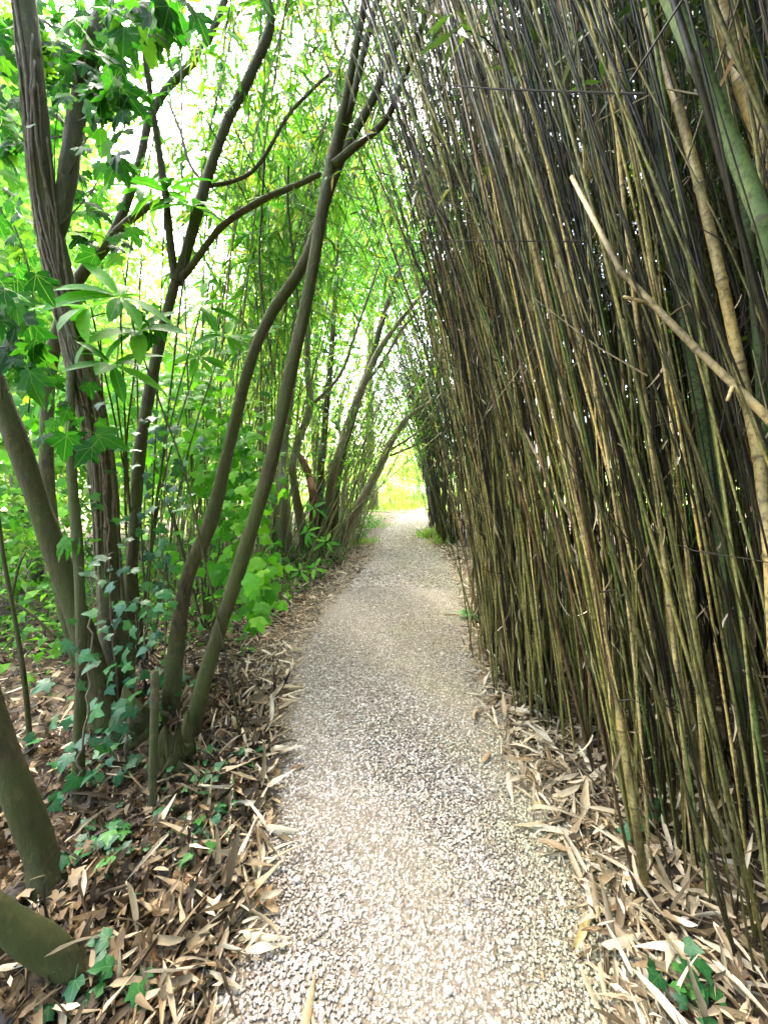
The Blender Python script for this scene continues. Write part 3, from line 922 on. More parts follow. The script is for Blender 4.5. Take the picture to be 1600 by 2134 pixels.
def tree(name, label, trunk, branches=(), mat='bark', cat='tree', rough=.085, group=None, seed=1, sides=22, k=.75):
    v, f, q = px_tube(trunk, 130, sides, rough, seed, True, k)
    flare = 1 + .6 * np.exp(-np.arange(130) / 5.5)
    v, f = tube(q[:, :3], np.maximum(q[:, 3] * flare, .001), sides, True, rough, seed)
    base = q[0, :3].copy(); base[2] += .06
    t = empty(name, base, label, cat, group)
    mb = MB(); mb.add(v, f)
    link('trunk', mb.mesh('trunk', M[mat], origin=base), parent=t)
    curves = [q]
    for k, br in enumerate(branches):
        v, f, qq = px_tube(br, 30, 9, rough, seed + 5 + k)
        mb = MB(); mb.add(v, f)
        link('branch', mb.mesh('branch', M[mat], origin=base), parent=t)
        curves.append(qq)
    return t, base, curves


T = {}
T['lean'] = tree('tree', 'dark trunk leaning towards the path, forking high up into four black branches',
    [on_ground(388, 1575, 66), (430, 1400, 2.12, 60), (500, 1180, 2.16, 58), (560, 980, 2.2, 56), (600, 800, 2.25, 55), (640, 620, 2.3, 52), (668, 460, 2.34, 52), (690, 335, 2.38, 50)],
    [[(690, 345, 2.38, 42), (712, 240, 2.36, 30), (735, 130, 2.33, 27), (757, 20, 2.3, 25), (780, -140, 2.25, 22)],
     [(692, 340, 2.38, 38), (728, 230, 2.42, 26), (760, 100, 2.46, 22), (785, 0, 2.5, 20), (815, -140, 2.55, 16)],
     [(695, 345, 2.36, 32), (740, 305, 2.33, 25), (800, 255, 2.3, 22), (835, 180, 2.28, 20), (865, 95, 2.26, 17), (892, 15, 2.24, 14), (915, -60, 2.22, 11)]], seed=3, k=.48)
T['curve'] = tree('tree', 'brown trunk curving up behind the leaning trunk, crooked near its middle',
    [on_ground(352, 1530, 66), (368, 1340, 2.36, 62), (392, 1200, 2.4, 60), (440, 1085, 2.42, 60), (480, 920, 2.46, 52), (520, 760, 2.5, 47), (565, 655, 2.55, 47), (630, 555, 2.6, 46), (672, 440, 2.65, 44), (715, 320, 2.7, 42), (775, 210, 2.72, 36), (825, 90, 2.75, 32), (860, -10, 2.8, 30), (900, -150, 2.85, 26)],
    seed=9, k=.45)
T['fork'] = tree('tree', 'slender dark trunk splitting into a three pronged fork at mid height',
    [on_ground(268, 1500, 60), (268, 1300, 2.48, 54), (280, 1100, 2.5, 52), (292, 940, 2.52, 52), (315, 800, 2.55, 50), (345, 665, 2.58, 46), (368, 580, 2.6, 44)],
    [[(366, 590, 2.6, 30), (355, 500, 2.57, 26), (345, 400, 2.54, 24), (322, 250, 2.5, 21), (302, 110, 2.45, 18), (285, -40, 2.4, 15)],
     [(370, 590, 2.6, 36), (398, 495, 2.63, 34), (430, 380, 2.66, 32), (475, 250, 2.7, 32), (520, 160, 2.74, 32), (562, 60, 2.78, 30), (560, 10, 2.8, 28), (545, -120, 2.85, 26)],
     [(372, 588, 2.6, 26), (405, 548, 2.57, 22), (460, 475, 2.52, 20), (540, 420, 2.46, 20), (620, 385, 2.4, 18), (668, 362, 2.37, 16)],
     [(428, 388, 2.66, 14), (470, 382, 2.7, 12), (520, 362, 2.75, 12), (556, 318, 2.8, 12), (605, 235, 2.86, 11), (690, 150, 2.95, 9)],
     [(428, 385, 2.66, 12), (395, 340, 2.7, 11), (375, 270, 2.75, 10), (350, 210, 2.8, 9)]], seed=14, k=.42)
T['ivytrunk'] = tree('tree', 'stout furrowed trunk roped with old vines, rising to the top corner',
    [on_ground(250, 1500, 96), (238, 1300, 2.3, 84), (226, 1100, 2.28, 82), (205, 920, 2.24, 84), (175, 780, 2.2, 88), (140, 640, 2.15, 84), (112, 520, 2.12, 80), (90, 380, 2.1, 76), (72, 200, 2.06, 74), (55, 40, 2.04, 72), (40, -150, 2.0, 70)],
    [[(112, 500, 2.12, 60), (140, 380, 2.18, 58), (160, 240, 2.24, 54), (190, 110, 2.3, 50), (225, -20, 2.36, 46), (260, -160, 2.4, 42)]],
    mat='bark_ivy', rough=.11, seed=21, sides=26, k=.54)
T['outward'] = tree('tree', 'heavy mossy trunk leaning outward to the photo edge, from the shared stool',
    [on_ground(232, 1540, 100), (195, 1390, 2.12, 92), (140, 1220, 2.06, 88), (85, 1060, 2.0, 88), (40, 930, 1.94, 88), (-10, 800, 1.9, 86), (-70, 640, 1.86, 84), (-130, 450, 1.82, 80), (-190, 200, 1.8, 72), (-230, -100, 1.8, 60), (-250, -500, 1.8, 36), (-255, -800, 1.8, 14)],
    [[(-135, 440, 1.82, 44), (-90, 250, 1.9, 38), (-70, 0, 2.0, 30), (-60, -300, 2.1, 12)]], seed=30, k=.46)
T['near'] = tree('tree', 'nearest thick brown trunk cut off by the photo edge above the limb',
    [on_ground(112, 1905, 108), (85, 1780, 1.34, 100), (40, 1650, 1.32, 98), (-15, 1500, 1.3, 96), (-80, 1300, 1.26, 94), (-150, 1050, 1.22, 90), (-230, 750, 1.2, 82), (-290, 400, 1.2, 72), (-330, 50, 1.2, 60), (-350, -400, 1.2, 40), (-340, -800, 1.2, 16)],
    [[(-235, 740, 1.2, 44), (-330, 500, 1.15, 38), (-420, 200, 1.1, 30), (-470, -200, 1.1, 14)], [(-292, 390, 1.2, 40), (-240, 150, 1.25, 34), (-200, -150, 1.3, 26), (-180, -500, 1.35, 10)]], seed=37, k=.54)
T['back'] = tree('tree', 'dark trunk standing behind, bending over to the sky gap at the top',
    [on_ground(185, 1420, 64), (130, 1230, 2.75, 62), (102, 1050, 2.8, 60), (98, 880, 2.85, 58), (108, 740, 2.9, 58), (160, 590, 2.95, 52), (235, 490, 3.0, 46), (285, 360, 3.05, 38), (310, 255, 3.1, 36), (345, 190, 3.12, 36), (405, 125, 3.15, 36), (452, 45, 3.2, 34), (490, -70, 3.25, 30)],
    [[(225, 500, 3.0, 26), (270, 460, 2.96, 22), (320, 425, 2.92, 16), (350, 415, 2.9, 8)]], seed=44, k=.42)
T['straight'] = tree('tree', 'straight dark narrow trunk standing between the vine roped one and the stool litter',
    [on_ground(165, 1705, 54), (165, 1560, 1.75, 50), (170, 1380, 1.8, 46), (165, 1180, 1.9, 44), (150, 980, 2.0, 42), (148, 820, 2.1, 40), (150, 680, 2.2, 36), (120, 500, 2.3, 30)], seed=51, k=.42)

# the limb lying low in the bottom corner
v, f, q = px_tube([(330, 2330, 1.14, 150), (262, 2180, 1.12, 132), (190, 2075, 1.10, 120), (120, 1995, 1.08, 112), (40, 1935, 1.04, 108), (-60, 1870, 1.0, 104), (-200, 1790, .95, 98), (-380, 1660, .92, 88), (-560, 1420, .92, 76), (-680, 1050, .95, 60), (-740, 600, 1.0, 40), (-760, 200, 1.0, 16)], 60, 22, .12, 5, k=.52)
base = q[0, :3].copy()
mb = MB(); mb.add(v, f)
tag(link('fallen_limb', mb.mesh('fallen_limb', M['bark'], origin=base), loc=base), 'thick mossy limb sloping down into the litter at the bottom corner', 'limb')

# cut post and stool
v, f, q = px_tube([(320, 1755, GD(320, 1755), 30), (318, 1640, 1.66, 27), (322, 1500, 1.68, 28), (323, 1398, 1.70, 25)], 14, 10, .04, 8, True)
base = q[0, :3].copy(); mb = MB(); mb.add(v, f)
tag(link('cut_stem', mb.mesh('cut_stem', M['bark_ivy'], origin=base), loc=base), 'short straight cut stem standing like a post among the ivy', 'stem')
for (px, pyy, w, hpx, lab) in [(300, 1560, 130, 95, 'old mossy coppice stool the trunks rise from, half hidden by ivy'), (368, 1640, 74, 120, 'dark rotten stump beside the cut stem')]:
    g = G(px, pyy); dd = GD(px, pyy); r = w / 2 * dd / FPX; h = hpx * dd / FPX
    n = 26
    zz = np.linspace(-.06, h, n); rr = r * (1.0 - .35 * np.linspace(0, 1, n) ** .7 + .45 * np.exp(-np.linspace(0, 1, n) * 9))
    pts = np.column_stack([g[0] + .02 * np.sin(zz * 30), g[1] + .02 * np.cos(zz * 23), zz])
    v, f = tube(pts, rr, 22, True, .16, int(px))
    ang = np.arctan2(v[:, 1] - g[1], v[:, 0] - g[0])                     # torn, uneven top
    top = np.clip(v[:, 2] / h, 0, 1) ** 2
    v[:, 2] += top * h * (.32 * np.sin(3 * ang + px) + .2 * np.sin(7 * ang) - .15)
    base = np.array([g[0], g[1], 0]); mb = MB(); mb.add(v, f)
    tag(link('tree_stump', mb.mesh('tree_stump', M['bark'], origin=base), loc=base), lab, 'stump')

# saplings and hanging vines
def thin(name, label, cat, pts_px, branches=(), mat='bark', ground=True, group=None):
    v, f, q = px_tube(pts_px, 26, 6, .05, 3, ground)
    base = q[0, :3].copy()
    if not branches:
        mb = MB(); mb.add(v, f)
        return tag(link(name, mb.mesh(name, M[mat], origin=base), loc=base), label, cat, group)
    t = empty(name, base, label, cat, group)
    mb = MB(); mb.add(v, f); link('stem', mb.mesh('stem', M[mat], origin=base), parent=t)
    for b in branches:
        v, f, q = px_tube(b, 14, 5, .05, 4); mb = MB(); mb.add(v, f)
        link('branch', mb.mesh('branch', M[mat], origin=base), parent=t)
    return t


thin('sapling', 'thin bare sapling with a side shoot at the photo edge', 'sapling', [on_ground(66, 1575, 17), (52, 1420, 1.95, 16), (28, 1270, 1.95, 14), (8, 1160, 1.95, 12), (-5, 1050, 1.95, 9)],
     [[(25, 1250, 1.95, 10), (40, 1180, 1.97, 8), (55, 1150, 2.0, 5)], [(-20, 1230, 2.2, 9), (60, 1275, 2.25, 9), (118, 1330, 2.3, 8)]])
thin('hanging_vine', 'thin black woody vine running from the litter up past the curved trunk', 'vine', [on_ground(505, 1560, 7), (478, 1400, 2.1, 7), (430, 1185, 2.1, 7), (385, 985, 2.12, 6), (330, 830, 2.15, 6), (285, 700, 2.2, 5), (255, 560, 2.25, 4)])
for pts, lab in (([(552, 325, 2.8, 8), (545, 450, 2.85, 7), (541, 560, 2.9, 7), (556, 690, 2.9, 6), (575, 800, 2.9, 5)], 'thin dark vine hanging from the side branch of the forked trunk'),
                 ([(602, 330, 3.2, 8), (600, 430, 3.2, 8), (612, 540, 3.2, 7), (622, 640, 3.2, 6)], 'thin vine hanging just beside the leaning trunk'),
                 ([(30, 470, 1.9, 6), (60, 560, 1.9, 6), (75, 700, 1.92, 5), (60, 860, 1.95, 5)], 'thin vine hanging in front of the outward trunk')):
    thin('hanging_vine', lab, 'vine', pts, ground=False)

# old vines roped round the furrowed trunk: each one a part of that trunk's climber
cl = T['ivytrunk'][2][0]
base = T['ivytrunk'][1]
climber = empty('climbing_vine', base, 'grey stringy old vine stems clinging up the stout furrowed trunk', 'vine')
for k in range(16):
    a0 = rng.uniform(2.6, 6.6); w = rng.uniform(-1.2, 1.2)
    s0, s1 = rng.uniform(0, .35), rng.uniform(.6, 1.0)
    ii = np.linspace(s0, s1, 40) * (len(cl) - 1)
    c = np.stack([np.interp(ii, np.arange(len(cl)), cl[:, j]) for j in range(4)], -1)
    tt = np.linspace(0, 1, 40)
    ang = a0 + w * tt + .35 * np.sin(tt * rng.uniform(5, 14) + a0)
    rr = c[:, 3] * rng.uniform(1.02, 1.12)
    p = c[:, :3] + np.stack([np.cos(ang) * rr, np.sin(ang) * rr, 0 * rr], -1) + rng.normal(0, .002, (40, 3))
    mb = MB(); v, f = tube(p, rng.uniform(.003, .008), 5); mb.add(v, f)
    link('vine_stem', mb.mesh('vine_stem', M['vine_stem'], origin=base), parent=climber)

# middle distance stems on the tree side
def mid(pts, lab, branches=(), mat='bark_pale', name='tree'):
    return tree(name, lab, pts, branches, mat, 'tree', .06, 'stems in the clump farther along the path', int(pts[0][0]), 10, .8)


mid([on_ground(597, 1165, 30), (592, 1060, 5.6, 26), (588, 960, 5.6, 24), (600, 860, 5.6, 22), (618, 740, 5.6, 20), (640, 580, 5.6, 16), (665, 400, 5.6, 12)], 'pale upright stem closest to the leaning trunk in the farther clump')
mid([on_ground(640, 1150, 26), (612, 1000, 5.8, 20), (618, 930, 5.8, 20), (645, 850, 5.8, 20), (640, 740, 5.8, 15), (652, 600, 5.8, 12), (668, 480, 5.8, 9)], 'pale stem forking into a Y in the farther clump',
    [[(647, 845, 5.8, 14), (680, 815, 5.8, 12), (715, 770, 5.8, 11), (742, 690, 5.8, 10), (770, 610, 5.8, 8), (800, 520, 5.8, 6)]])
mid([on_ground(652, 1120, 26), (654, 1050, 6.2, 24), (645, 995, 6.2, 20), (630, 960, 6.2, 17), (613, 935, 6.2, 7)], 'red brown broken snag in the farther clump', mat='bark_red', name='broken_snag')
mid([on_ground(676, 1120, 24), (692, 1000, 6.6, 22), (720, 900, 6.6, 21), (752, 815, 6.6, 20), (790, 730, 6.6, 17), (840, 660, 6.6, 13), (890, 600, 6.6, 9)], 'long pale stem leaning over the path in the farther clump',
    [[(760, 800, 6.6, 13), (800, 750, 6.6, 12), (835, 690, 6.6, 10), (870, 650, 6.6, 7)]])
mid([on_ground(668, 1125, 24), (668, 1000, 6.9, 20), (676, 900, 6.9, 17), (688, 760, 6.9, 15), (700, 600, 6.9, 12), (706, 470, 6.9, 9)], 'ivy hung dark upright stem in the farther clump', mat='bark')
mid([on_ground(702, 1145, 30), (742, 1065, 7.3, 24), (785, 985, 7.3, 22), (815, 920, 7.3, 18), (850, 870, 7.3, 14), (900, 835, 7.3, 9)], 'grey stem bowing low across the path under the far arch',
    [[(800, 945, 7.3, 9), (850, 915, 7.2, 7), (895, 880, 7.1, 4)], [(812, 950, 7.3, 8), (860, 930, 7.2, 6), (890, 910, 7.1, 4)]])
mid([on_ground(575, 1150, 26), (560, 1000, 6.4, 20), (545, 900, 6.4, 18), (530, 800, 6.4, 14), (500, 650, 6.4, 10)], 'pale stem glimpsed between the curved and leaning trunks')
mid([on_ground(690, 1135, 34), (700, 1000, 7.8, 28), (730, 880, 7.8, 24), (770, 760, 7.8, 18), (805, 640, 7.8, 14), (850, 520, 7.8, 9)], 'dark stem behind the long leaning one in the farther clump', mat='bark')

# ------------------------------------------------------------------ leaves one can pick apart
def mesh_of(tmpl, name, mat, smooth=True):
    mb = MB(); mb.add(tmpl[0], tmpl[1])
    return mb.mesh(name, mat, smooth)


ME = {k: [mesh_of(t, k, M[m]) for t in T_] for k, T_, m in (('sycamore_leaf', T_SYC, 'syc'), ('shrub_leaf', T_VINE, 'vine'), ('laurel_leaf', T_RHODO, 'rhodo'), ('ivy_leaf', T_IVY, 'ivy'))}


def put_leaf(parent, origin, key, pos, d, nrm, size):
    return link('leaf', ME[key][int(rng.integers(0, 3))], parent=parent, matrix=leaf_matrix(pos, d, nrm, size, origin))


def twig_between(parent, origin, a, b, r=.003, mat='bark', sag=.05, name='twig'):
    m_ = (np.asarray(a) + b) / 2 + np.array([rng.normal(0, .03), rng.normal(0, .03), sag])
    v, f = tube(smooth_path(np.array([a, m_, b]), 8), np.linspace(r, r * .5, 8), 5)
    mb = MB(); mb.add(v, f)
    return link(name, mb.mesh(name, M[mat], origin=origin), parent=parent)


# sycamore foliage of the upper corner: belongs to the tree that bends to the sky gap and to the vine-roped one
SYCL = [(60, 50, 60, 50, 2.3, 16, .19, 'straight'), (330, 35, 50, 35, 2.1, 12, .2, 'fork'), (130, 150, 60, 50, 2.4, 16, .18, 'straight'), (210, 110, 60, 60, 2.3, 14, .18, 'back'), (15, 230, 40, 60, 2.0, 8, .17, 'outward'),
      # px, py, spread x, spread y, depth, n, size m, tree
    (40, 130, 70, 120, 2.5, 20, .16, 'outward'), (170, 60, 90, 70, 2.5, 26, .16, 'back'), (270, 30, 70, 45, 1.7, 14, .17, 'fork'), (110, 230, 70, 70, 2.7, 16, .16, 'straight'),
    (215, 190, 60, 50, 1.9, 16, .16, 'ivytrunk'), (250, 215, 40, 35, 1.8, 7, .16, 'ivytrunk'), (190, 320, 60, 60, 2.6, 9, .15, 'ivytrunk'),
    (225, 330, 30, 40, 1.7, 4, .15, 'ivytrunk'), (20, 330, 50, 70, 2.4, 10, .15, 'ivytrunk'), (180, 430, 50, 40, 2.5, 8, .15, 'ivytrunk'),
    (40, 500, 50, 60, 2.4, 10, .16, 'outward'), (20, 610, 50, 60, 1.5, 9, .17, 'outward'), (40, 760, 60, 60, 1.6, 9, .16, 'outward'),
    (300, 660, 45, 30, 2.2, 6, .13, 'ivytrunk'), (235, 510, 50, 30, 2.2, 8, .13, 'ivytrunk'), (110, 850, 60, 60, 1.9, 7, .13, 'ivytrunk'),
    (155, 920, 40, 20, 1.7, 3, .16, 'ivytrunk'), (330, 20, 60, 30, 1.6, 8, .18, 'fork'), (180, 1130, 30, 20, 1.9, 2, .14, 'ivytrunk'),
    (380, 90, 60, 60, 3.2, 12, .15, 'back'), (600, 330, 60, 60, 3.4, 5, .12, 'back'), (450, 200, 50, 60, 3.6, 10, .14, 'back')]
for px, pyy, sx, sy, dep, n, size, key in SYCL:
    t, b, cur = T[key]
    ctr = P(px, pyy, dep)
    allc = np.concatenate([c[:, :3] for c in cur])
    nearest = allc[np.argmin(np.linalg.norm(allc - ctr, axis=1))]
    tg = twig_between(t, b, nearest, ctr, .004)
    for _ in range(int(n * 2.4)):
        p = P(px + rng.normal(0, sx * .7), pyy + rng.normal(0, sy * .7), dep + rng.normal(0, .12))
        d = unit(np.array([rng.normal(0, .6), rng.normal(-.2, .4), -.75 + rng.normal(0, .25)]))
        nn = unit(np.array([rng.normal(0, .45), -.55 + rng.normal(0, .4), .7]))
        put_leaf(tg, b, 'sycamore_leaf', p, d, nn, size * rng.uniform(.4, .85))

# laurel-like whorls: one leggy shrub near, others farther
def whorl(t, b, ctr, axis, n, size, up=.25):
    axis = unit(axis)
    x = unit(np.cross(axis, [0.3, 0.2, 1])); y = np.cross(axis, x)
    for k in range(n):
        a = k * 2.4 + rng.normal(0, .2)
        e = rng.uniform(-.15, up + .2)
        d = unit(np.cos(a) * x + np.sin(a) * y + axis * e)
        put_leaf(t, b, 'laurel_leaf', ctr + d * .015, d, axis + rng.normal(0, .15, 3), size * rng.uniform(.7, 1.1))


LAU = [('lush laurel shrub with big glossy whorled leaves between the near trunks', (300, 1400), [(345, 400, 2.5, .30, 11), (400, 430, 2.5, .30, 9), (300, 395, 2.6, .26, 8), (250, 620, 1.95, .30, 10), (290, 690, 2.1, .28, 10), (190, 640, 2.0, .26, 8), (235, 760, 2.0, .26, 9), (420, 640, 2.8, .27, 13), (415, 745, 2.9, .24, 12), (470, 700, 3.0, .24, 10), (210, 700, 2.1, .26, 9)]),
       ('paler laurel shrub with whorled leaves behind the leaning trunk', (560, 1180), [(525, 490, 3.4, .26, 10), (575, 540, 3.4, .26, 10), (440, 580, 3.5, .26, 10), (500, 740, 3.5, .24, 10), (545, 690, 3.5, .24, 10), (560, 430, 3.4, .26, 9), (600, 610, 3.6, .24, 9)]),
       ('small laurel seedling with narrow leaves at the foot of the farther clump', (650, 1190), [(640, 1110, 5.0, .2, 8), (655, 1060, 5.2, .2, 8), (625, 1190, 4.8, .18, 6), (655, 1185, 4.8, .18, 6), (680, 1130, 5.2, .18, 6)])]
for lab, gp, ws in LAU:
    g = G(*gp); b = np.array([g[0], g[1], 0.0])
    t = empty('laurel_shrub', b, lab, 'shrub')
    for px, pyy, dep, size, n in ws:
        c = P(px, pyy, dep)
        tg = twig_between(t, b, b + np.array([rng.normal(0, .05), rng.normal(0, .05), -.05]), c, .008 if dep < 4.7 else .005, 'bark', .25, 'stem')
        whorl(tg, b, c, np.array([rng.normal(0, .3), -.45, .7]), n, size)

# lush lobed-leaf shrub behind the near trunks, draping down to the path
b = np.array(G(430, 1330)); b[2] = 0
t = empty('leafy_shrub', b, 'lush bright green shrub with lobed leaves filling the gap between the near trunks', 'shrub')
smass = MB()
SHR = [(430, 860, 90, 70, 3.6, 150), (380, 800, 60, 40, 3.4, 90), (480, 930, 60, 60, 3.6, 120), (400, 950, 80, 60, 3.4, 120), (510, 1010, 40, 60, 3.4, 110), (470, 1080, 60, 60, 3.2, 100), (530, 1180, 38, 50, 2.9, 80), (545, 1260, 22, 30, 2.7, 40), (300, 880, 50, 60, 3.2, 70), (320, 960, 60, 60, 3.0, 50), (470, 1200, 50, 50, 3.0, 60), (250, 820, 60, 60, 3.4, 60), (60, 950, 70, 80, 3.6, 110), (70, 850, 70, 60, 3.3, 80)]
cnt = 0
for px, pyy, sx, sy, dep, n in SHR:
    c = P(px, pyy, dep)
    tg = twig_between(t, b, b + np.array([0, 0, .0]), c, .009, 'bark', .15, 'stem')
    rows = []
    for k in range(n):
        p = P(px + rng.normal(0, sx * .75), pyy + rng.normal(0, sy * .75), dep + rng.normal(0, .22))
        d = unit(np.array([rng.normal(0, .6), rng.normal(-.35, .35), -.5 + rng.normal(0, .25)]))
        nn = unit(np.array([rng.normal(0, .35), -.45 + rng.normal(0, .35), .85]))
        s = rng.uniform(.06, .12)
        if cnt < 295 and k % 4 == 0 and dep < 3.7:
            put_leaf(tg, b, 'shrub_leaf', p, d, nn, s * 1.1); cnt += 1
        else:
            rows.append((p[None], d[None], nn[None], np.array([s])))
    flush_leaves(smass, rows, T_VINE[int(rng.integers(0, 3))])
tag(link('leaves', smass.mesh('leaves', M['vine_s'], True, origin=b), parent=t), kind='stuff')

# ivy: climbing columns and trails on the ground
def ivy(lab, pts_px, n, size, spread, ground=None, faceup=.5):
    pts = [P(a, bb, c) for a, bb, c in pts_px]
    if ground is not None:
        pts = [np.array([p[0], p[1], float(hgt(p[0], p[1])) + ground]) for p in [G(a, bb) for a, bb, c in pts_px]]
    q = smooth_path(np.array(pts), 30)
    b = q[0].copy()
    t = empty('ivy', b, lab, 'ivy')
    q = q + rng.normal(0, .006, q.shape)
    v, f = tube(q, np.linspace(.006, .003, 30), 5); mb = MB(); mb.add(v, f)
    tg = link('stem', mb.mesh('stem', M['vine_stem'], origin=b), parent=t)
    for k in range(int(n * 1.3)):
        c = q[int(rng.integers(0, 30))]
        off = rng.normal(0, spread, 3)
        if ground is not None: off[2] = abs(off[2]) * .5 + .01
        d = unit(np.array([rng.normal(0, .7), -.3 + rng.normal(0, .5), -.45 + rng.normal(0, .3)]) if ground is None else np.array([rng.normal(0, 1), rng.normal(-.3, 1), rng.normal(0, .25)]))
        nn = unit(np.array([rng.normal(0, .3), -.5 + rng.normal(0, .3), faceup + rng.normal(0, .2)])) if ground is None else unit(np.array([rng.normal(0, .35), rng.normal(-.2, .35), 1]))
        put_leaf(tg, b, 'ivy_leaf', c + off, d, nn, size * rng.uniform(.6, 1.15))


ivy('ivy climbing the dim gap behind the forked trunk, leaves glinting bluish', [(345, 1480, 2.35), (345, 1300, 2.4), (340, 1100, 2.45), (350, 950, 2.5), (340, 860, 2.5)], 85, .075, .09)
ivy('ivy hanging down the front of the shared stool', [(250, 1620, 1.85), (270, 1500, 1.9), (300, 1350, 2.0), (310, 1230, 2.05)], 34, .07, .07)
ivy('ivy on the narrow straight trunk and beside it', [(150, 1660, 1.65), (180, 1500, 1.7), (190, 1350, 1.75), (195, 1200, 1.8)], 30, .07, .07)
ivy('ivy sprig sprawling on the litter beside the path', [(360, 1800, 0), (420, 1770, 0), (450, 1740, 0), (480, 1700, 0)], 26, .05, .05, .03)
ivy('ivy trail in the litter right of the stump', [(400, 1560, 0), (430, 1600, 0), (470, 1590, 0), (520, 1600, 0)], 16, .06, .05, .02)
ivy('big ivy leaves at the very bottom of the litter corner', [(150, 2100, 0), (210, 2080, 0), (250, 2110, 0), (290, 2100, 0)], 9, .055, .035, .04)
ivy('ivy shoot at the foot of the canes in the bottom corner', [(1380, 2040, 0), (1420, 2070, 0), (1440, 2110, 0), (1480, 2080, 0)], 12, .05, .04, .04)
ivy('ivy on the dark stem of the farther clump', [(672, 1080, 6.8), (676, 900, 6.8), (690, 750, 6.8), (702, 560, 6.8)], 90, .10, .12)
ivy('ivy seedling between litter and canes at mid height of the edge', [(1330, 1780, 0), (1335, 1740, 0), (1345, 1700, 0)], 5, .055, .03, .05)
ivy('ivy ropes up the stout furrowed trunk', [(250, 1480, 2.2), (232, 1250, 2.18), (222, 1050, 2.16), (195, 850, 2.12)], 40, .06, .06)
ivy('ivy spreading over the litter between cut stem and gravel', [(330, 1700, 0), (400, 1680, 0), (440, 1650, 0), (380, 1760, 0), (300, 1780, 0)], 28, .045, .07, .025)
ivy('ivy among the litter below the nearest trunk', [(150, 1800, 0), (200, 1830, 0), (240, 1790, 0), (280, 1850, 0)], 22, .055, .06, .025)
ivy('ivy patch around the foot of the outward leaning trunk', [(170, 1480, 0), (200, 1500, 0), (250, 1560, 0), (300, 1620, 0), (180, 1640, 0)], 45, .07, .10, .03)

# ------------------------------------------------------------------ fern, grass tufts
def fern(px, pyy, lab, size=.3, n=9):
    g = G(px, pyy); b = np.array([g[0], g[1], float(hgt(g[0], g[1]))])
    t = empty('fern', b, lab, 'fern')
    for k in range(n):
        a = k / n * 6.28 + rng.normal(0, .2)
        d = np.array([math.cos(a), math.sin(a), 0]); ln = size * rng.uniform(.7, 1.1)
        s = np.linspace(0, 1, 18)[:, None]
        spine = d * ln * s + np.array([0, 0, 1]) * ln * (.9 * s - .75 * s * s)
        mb = MB(); v, f = tube(spine, np.linspace(.002, .0007, 18), 3); mb.add(v, f)
        side = np.array([-d[1], d[0], 0])
        for sg in (1, -1):
            w = (np.sin(np.clip(s[:, 0] * 1.05, 0, 1) * math.pi) ** .6 * .28 * ln)[3:]
            scatter(mb, T_BAMLOW, spine[3:], np.tile(side * sg + d * .35, (15, 1)), np.tile([0, 0, 1.0], (15, 1)), w + .01, np.full(15, 1.8))
        link('frond', mb.mesh('frond', M['fern'], False), parent=t)


fern(992, 1285, 'small green fern at the path edge below the first canes', .24, 10)
fern(1004, 1235, 'second smaller fern just behind, between gravel and canes', .16, 7)


def tuft(px, pyy, lab, n, h, spread, mat='grass', name='grass_tuft'):
    g = G(px, pyy); b = np.array([g[0], g[1], 0.0])
    pos = np.column_stack([rng.normal(0, spread, n), rng.normal(0, spread, n), np.full(n, -.01)])
    d = unit(np.column_stack([rng.normal(0, .45, n), rng.normal(0, .45, n), np.ones(n)]))
    mb = MB(); scatter(mb, lance_template(.05, .35, .005, (.3, .7), (1, .7)), pos, d, unit(rand_dirs(n) * .4 + np.array([0, -1, .3])), rng.uniform(.5, 1, n) * h)
    tag(link(name, mb.mesh(name, M[mat], False), loc=b), lab, 'grass', kind='stuff')


tuft(897, 1122, 'green grass tuft at the corner of the farther bamboo stand', 220, .34, .14)
tuft(920, 1135, 'grass tuft leaning on the farther bamboo stand', 110, .26, .14)
tuft(765, 1132, 'grassy tuft at the tree side of the path before the bend', 120, .2, .16)
tuft(792, 1098, 'short grass where the path bends out of sight', 160, .16, .25)

# undergrowth: low leaves and seedlings on the tree side
umass = MB()
n = 5200
y = rng.uniform(2.9, 13, n); x = xl(y) - .35 - np.abs(rng.normal(0, 1.5, n))
z = hgt(x, y) + np.abs(rng.normal(0, .22, n)) * np.clip((xl(y) - x - .3) / .8, .12, 1)
scatter(umass, T_BROAD, np.column_stack([x, y, z]), unit(rand_dirs(n) + np.array([0, -.3, 0])), unit(rand_dirs(n) * .5 + np.array([0, -.3, 1])), rng.uniform(.05, .12, n), rng.uniform(.5, 1.1, n))
n = 2200
y = rng.uniform(2.4, 6, n); x = -1.9 - np.abs(rng.normal(0, 1.4, n)) - .12 * y
z = hgt(x, y) + np.abs(rng.normal(0, .45, n))
scatter(umass, T_BROAD, np.column_stack([x, y, z]), unit(rand_dirs(n) + np.array([0, -.3, 0])), unit(rand_dirs(n) * .5 + np.array([0, -.3, 1])), rng.uniform(.05, .12, n))
tag(link('undergrowth', umass.mesh('undergrowth', M['under'], False)), 'low leafy undergrowth beneath the trees beside the path', 'undergrowth', kind='stuff')
tw = MB()
for _ in range(220):
    y = rng.uniform(2.3, 9); x = float(xl(y)) - .5 - abs(rng.normal(0, 1.4))
    p = np.array([x, y, float(hgt(x, y))])
    d = unit(np.array([rng.normal(0, .5), rng.normal(0, .4), 1])); ln = rng.uniform(.3, 1.1)
    q = smooth_path(np.array([p, p + d * ln * .5 + rng.normal(0, .06, 3), p + d * ln + rng.normal(0, .1, 3)]), 7)
    v, f = tube(q, np.linspace(.005, .0015, 7), 4, False); tw.add(v, f)
tag(link('brushwood', tw.mesh('brushwood', M['twig'])), 'thin bare twigs and shoots in the shade under the trees', 'twigs', kind='stuff')

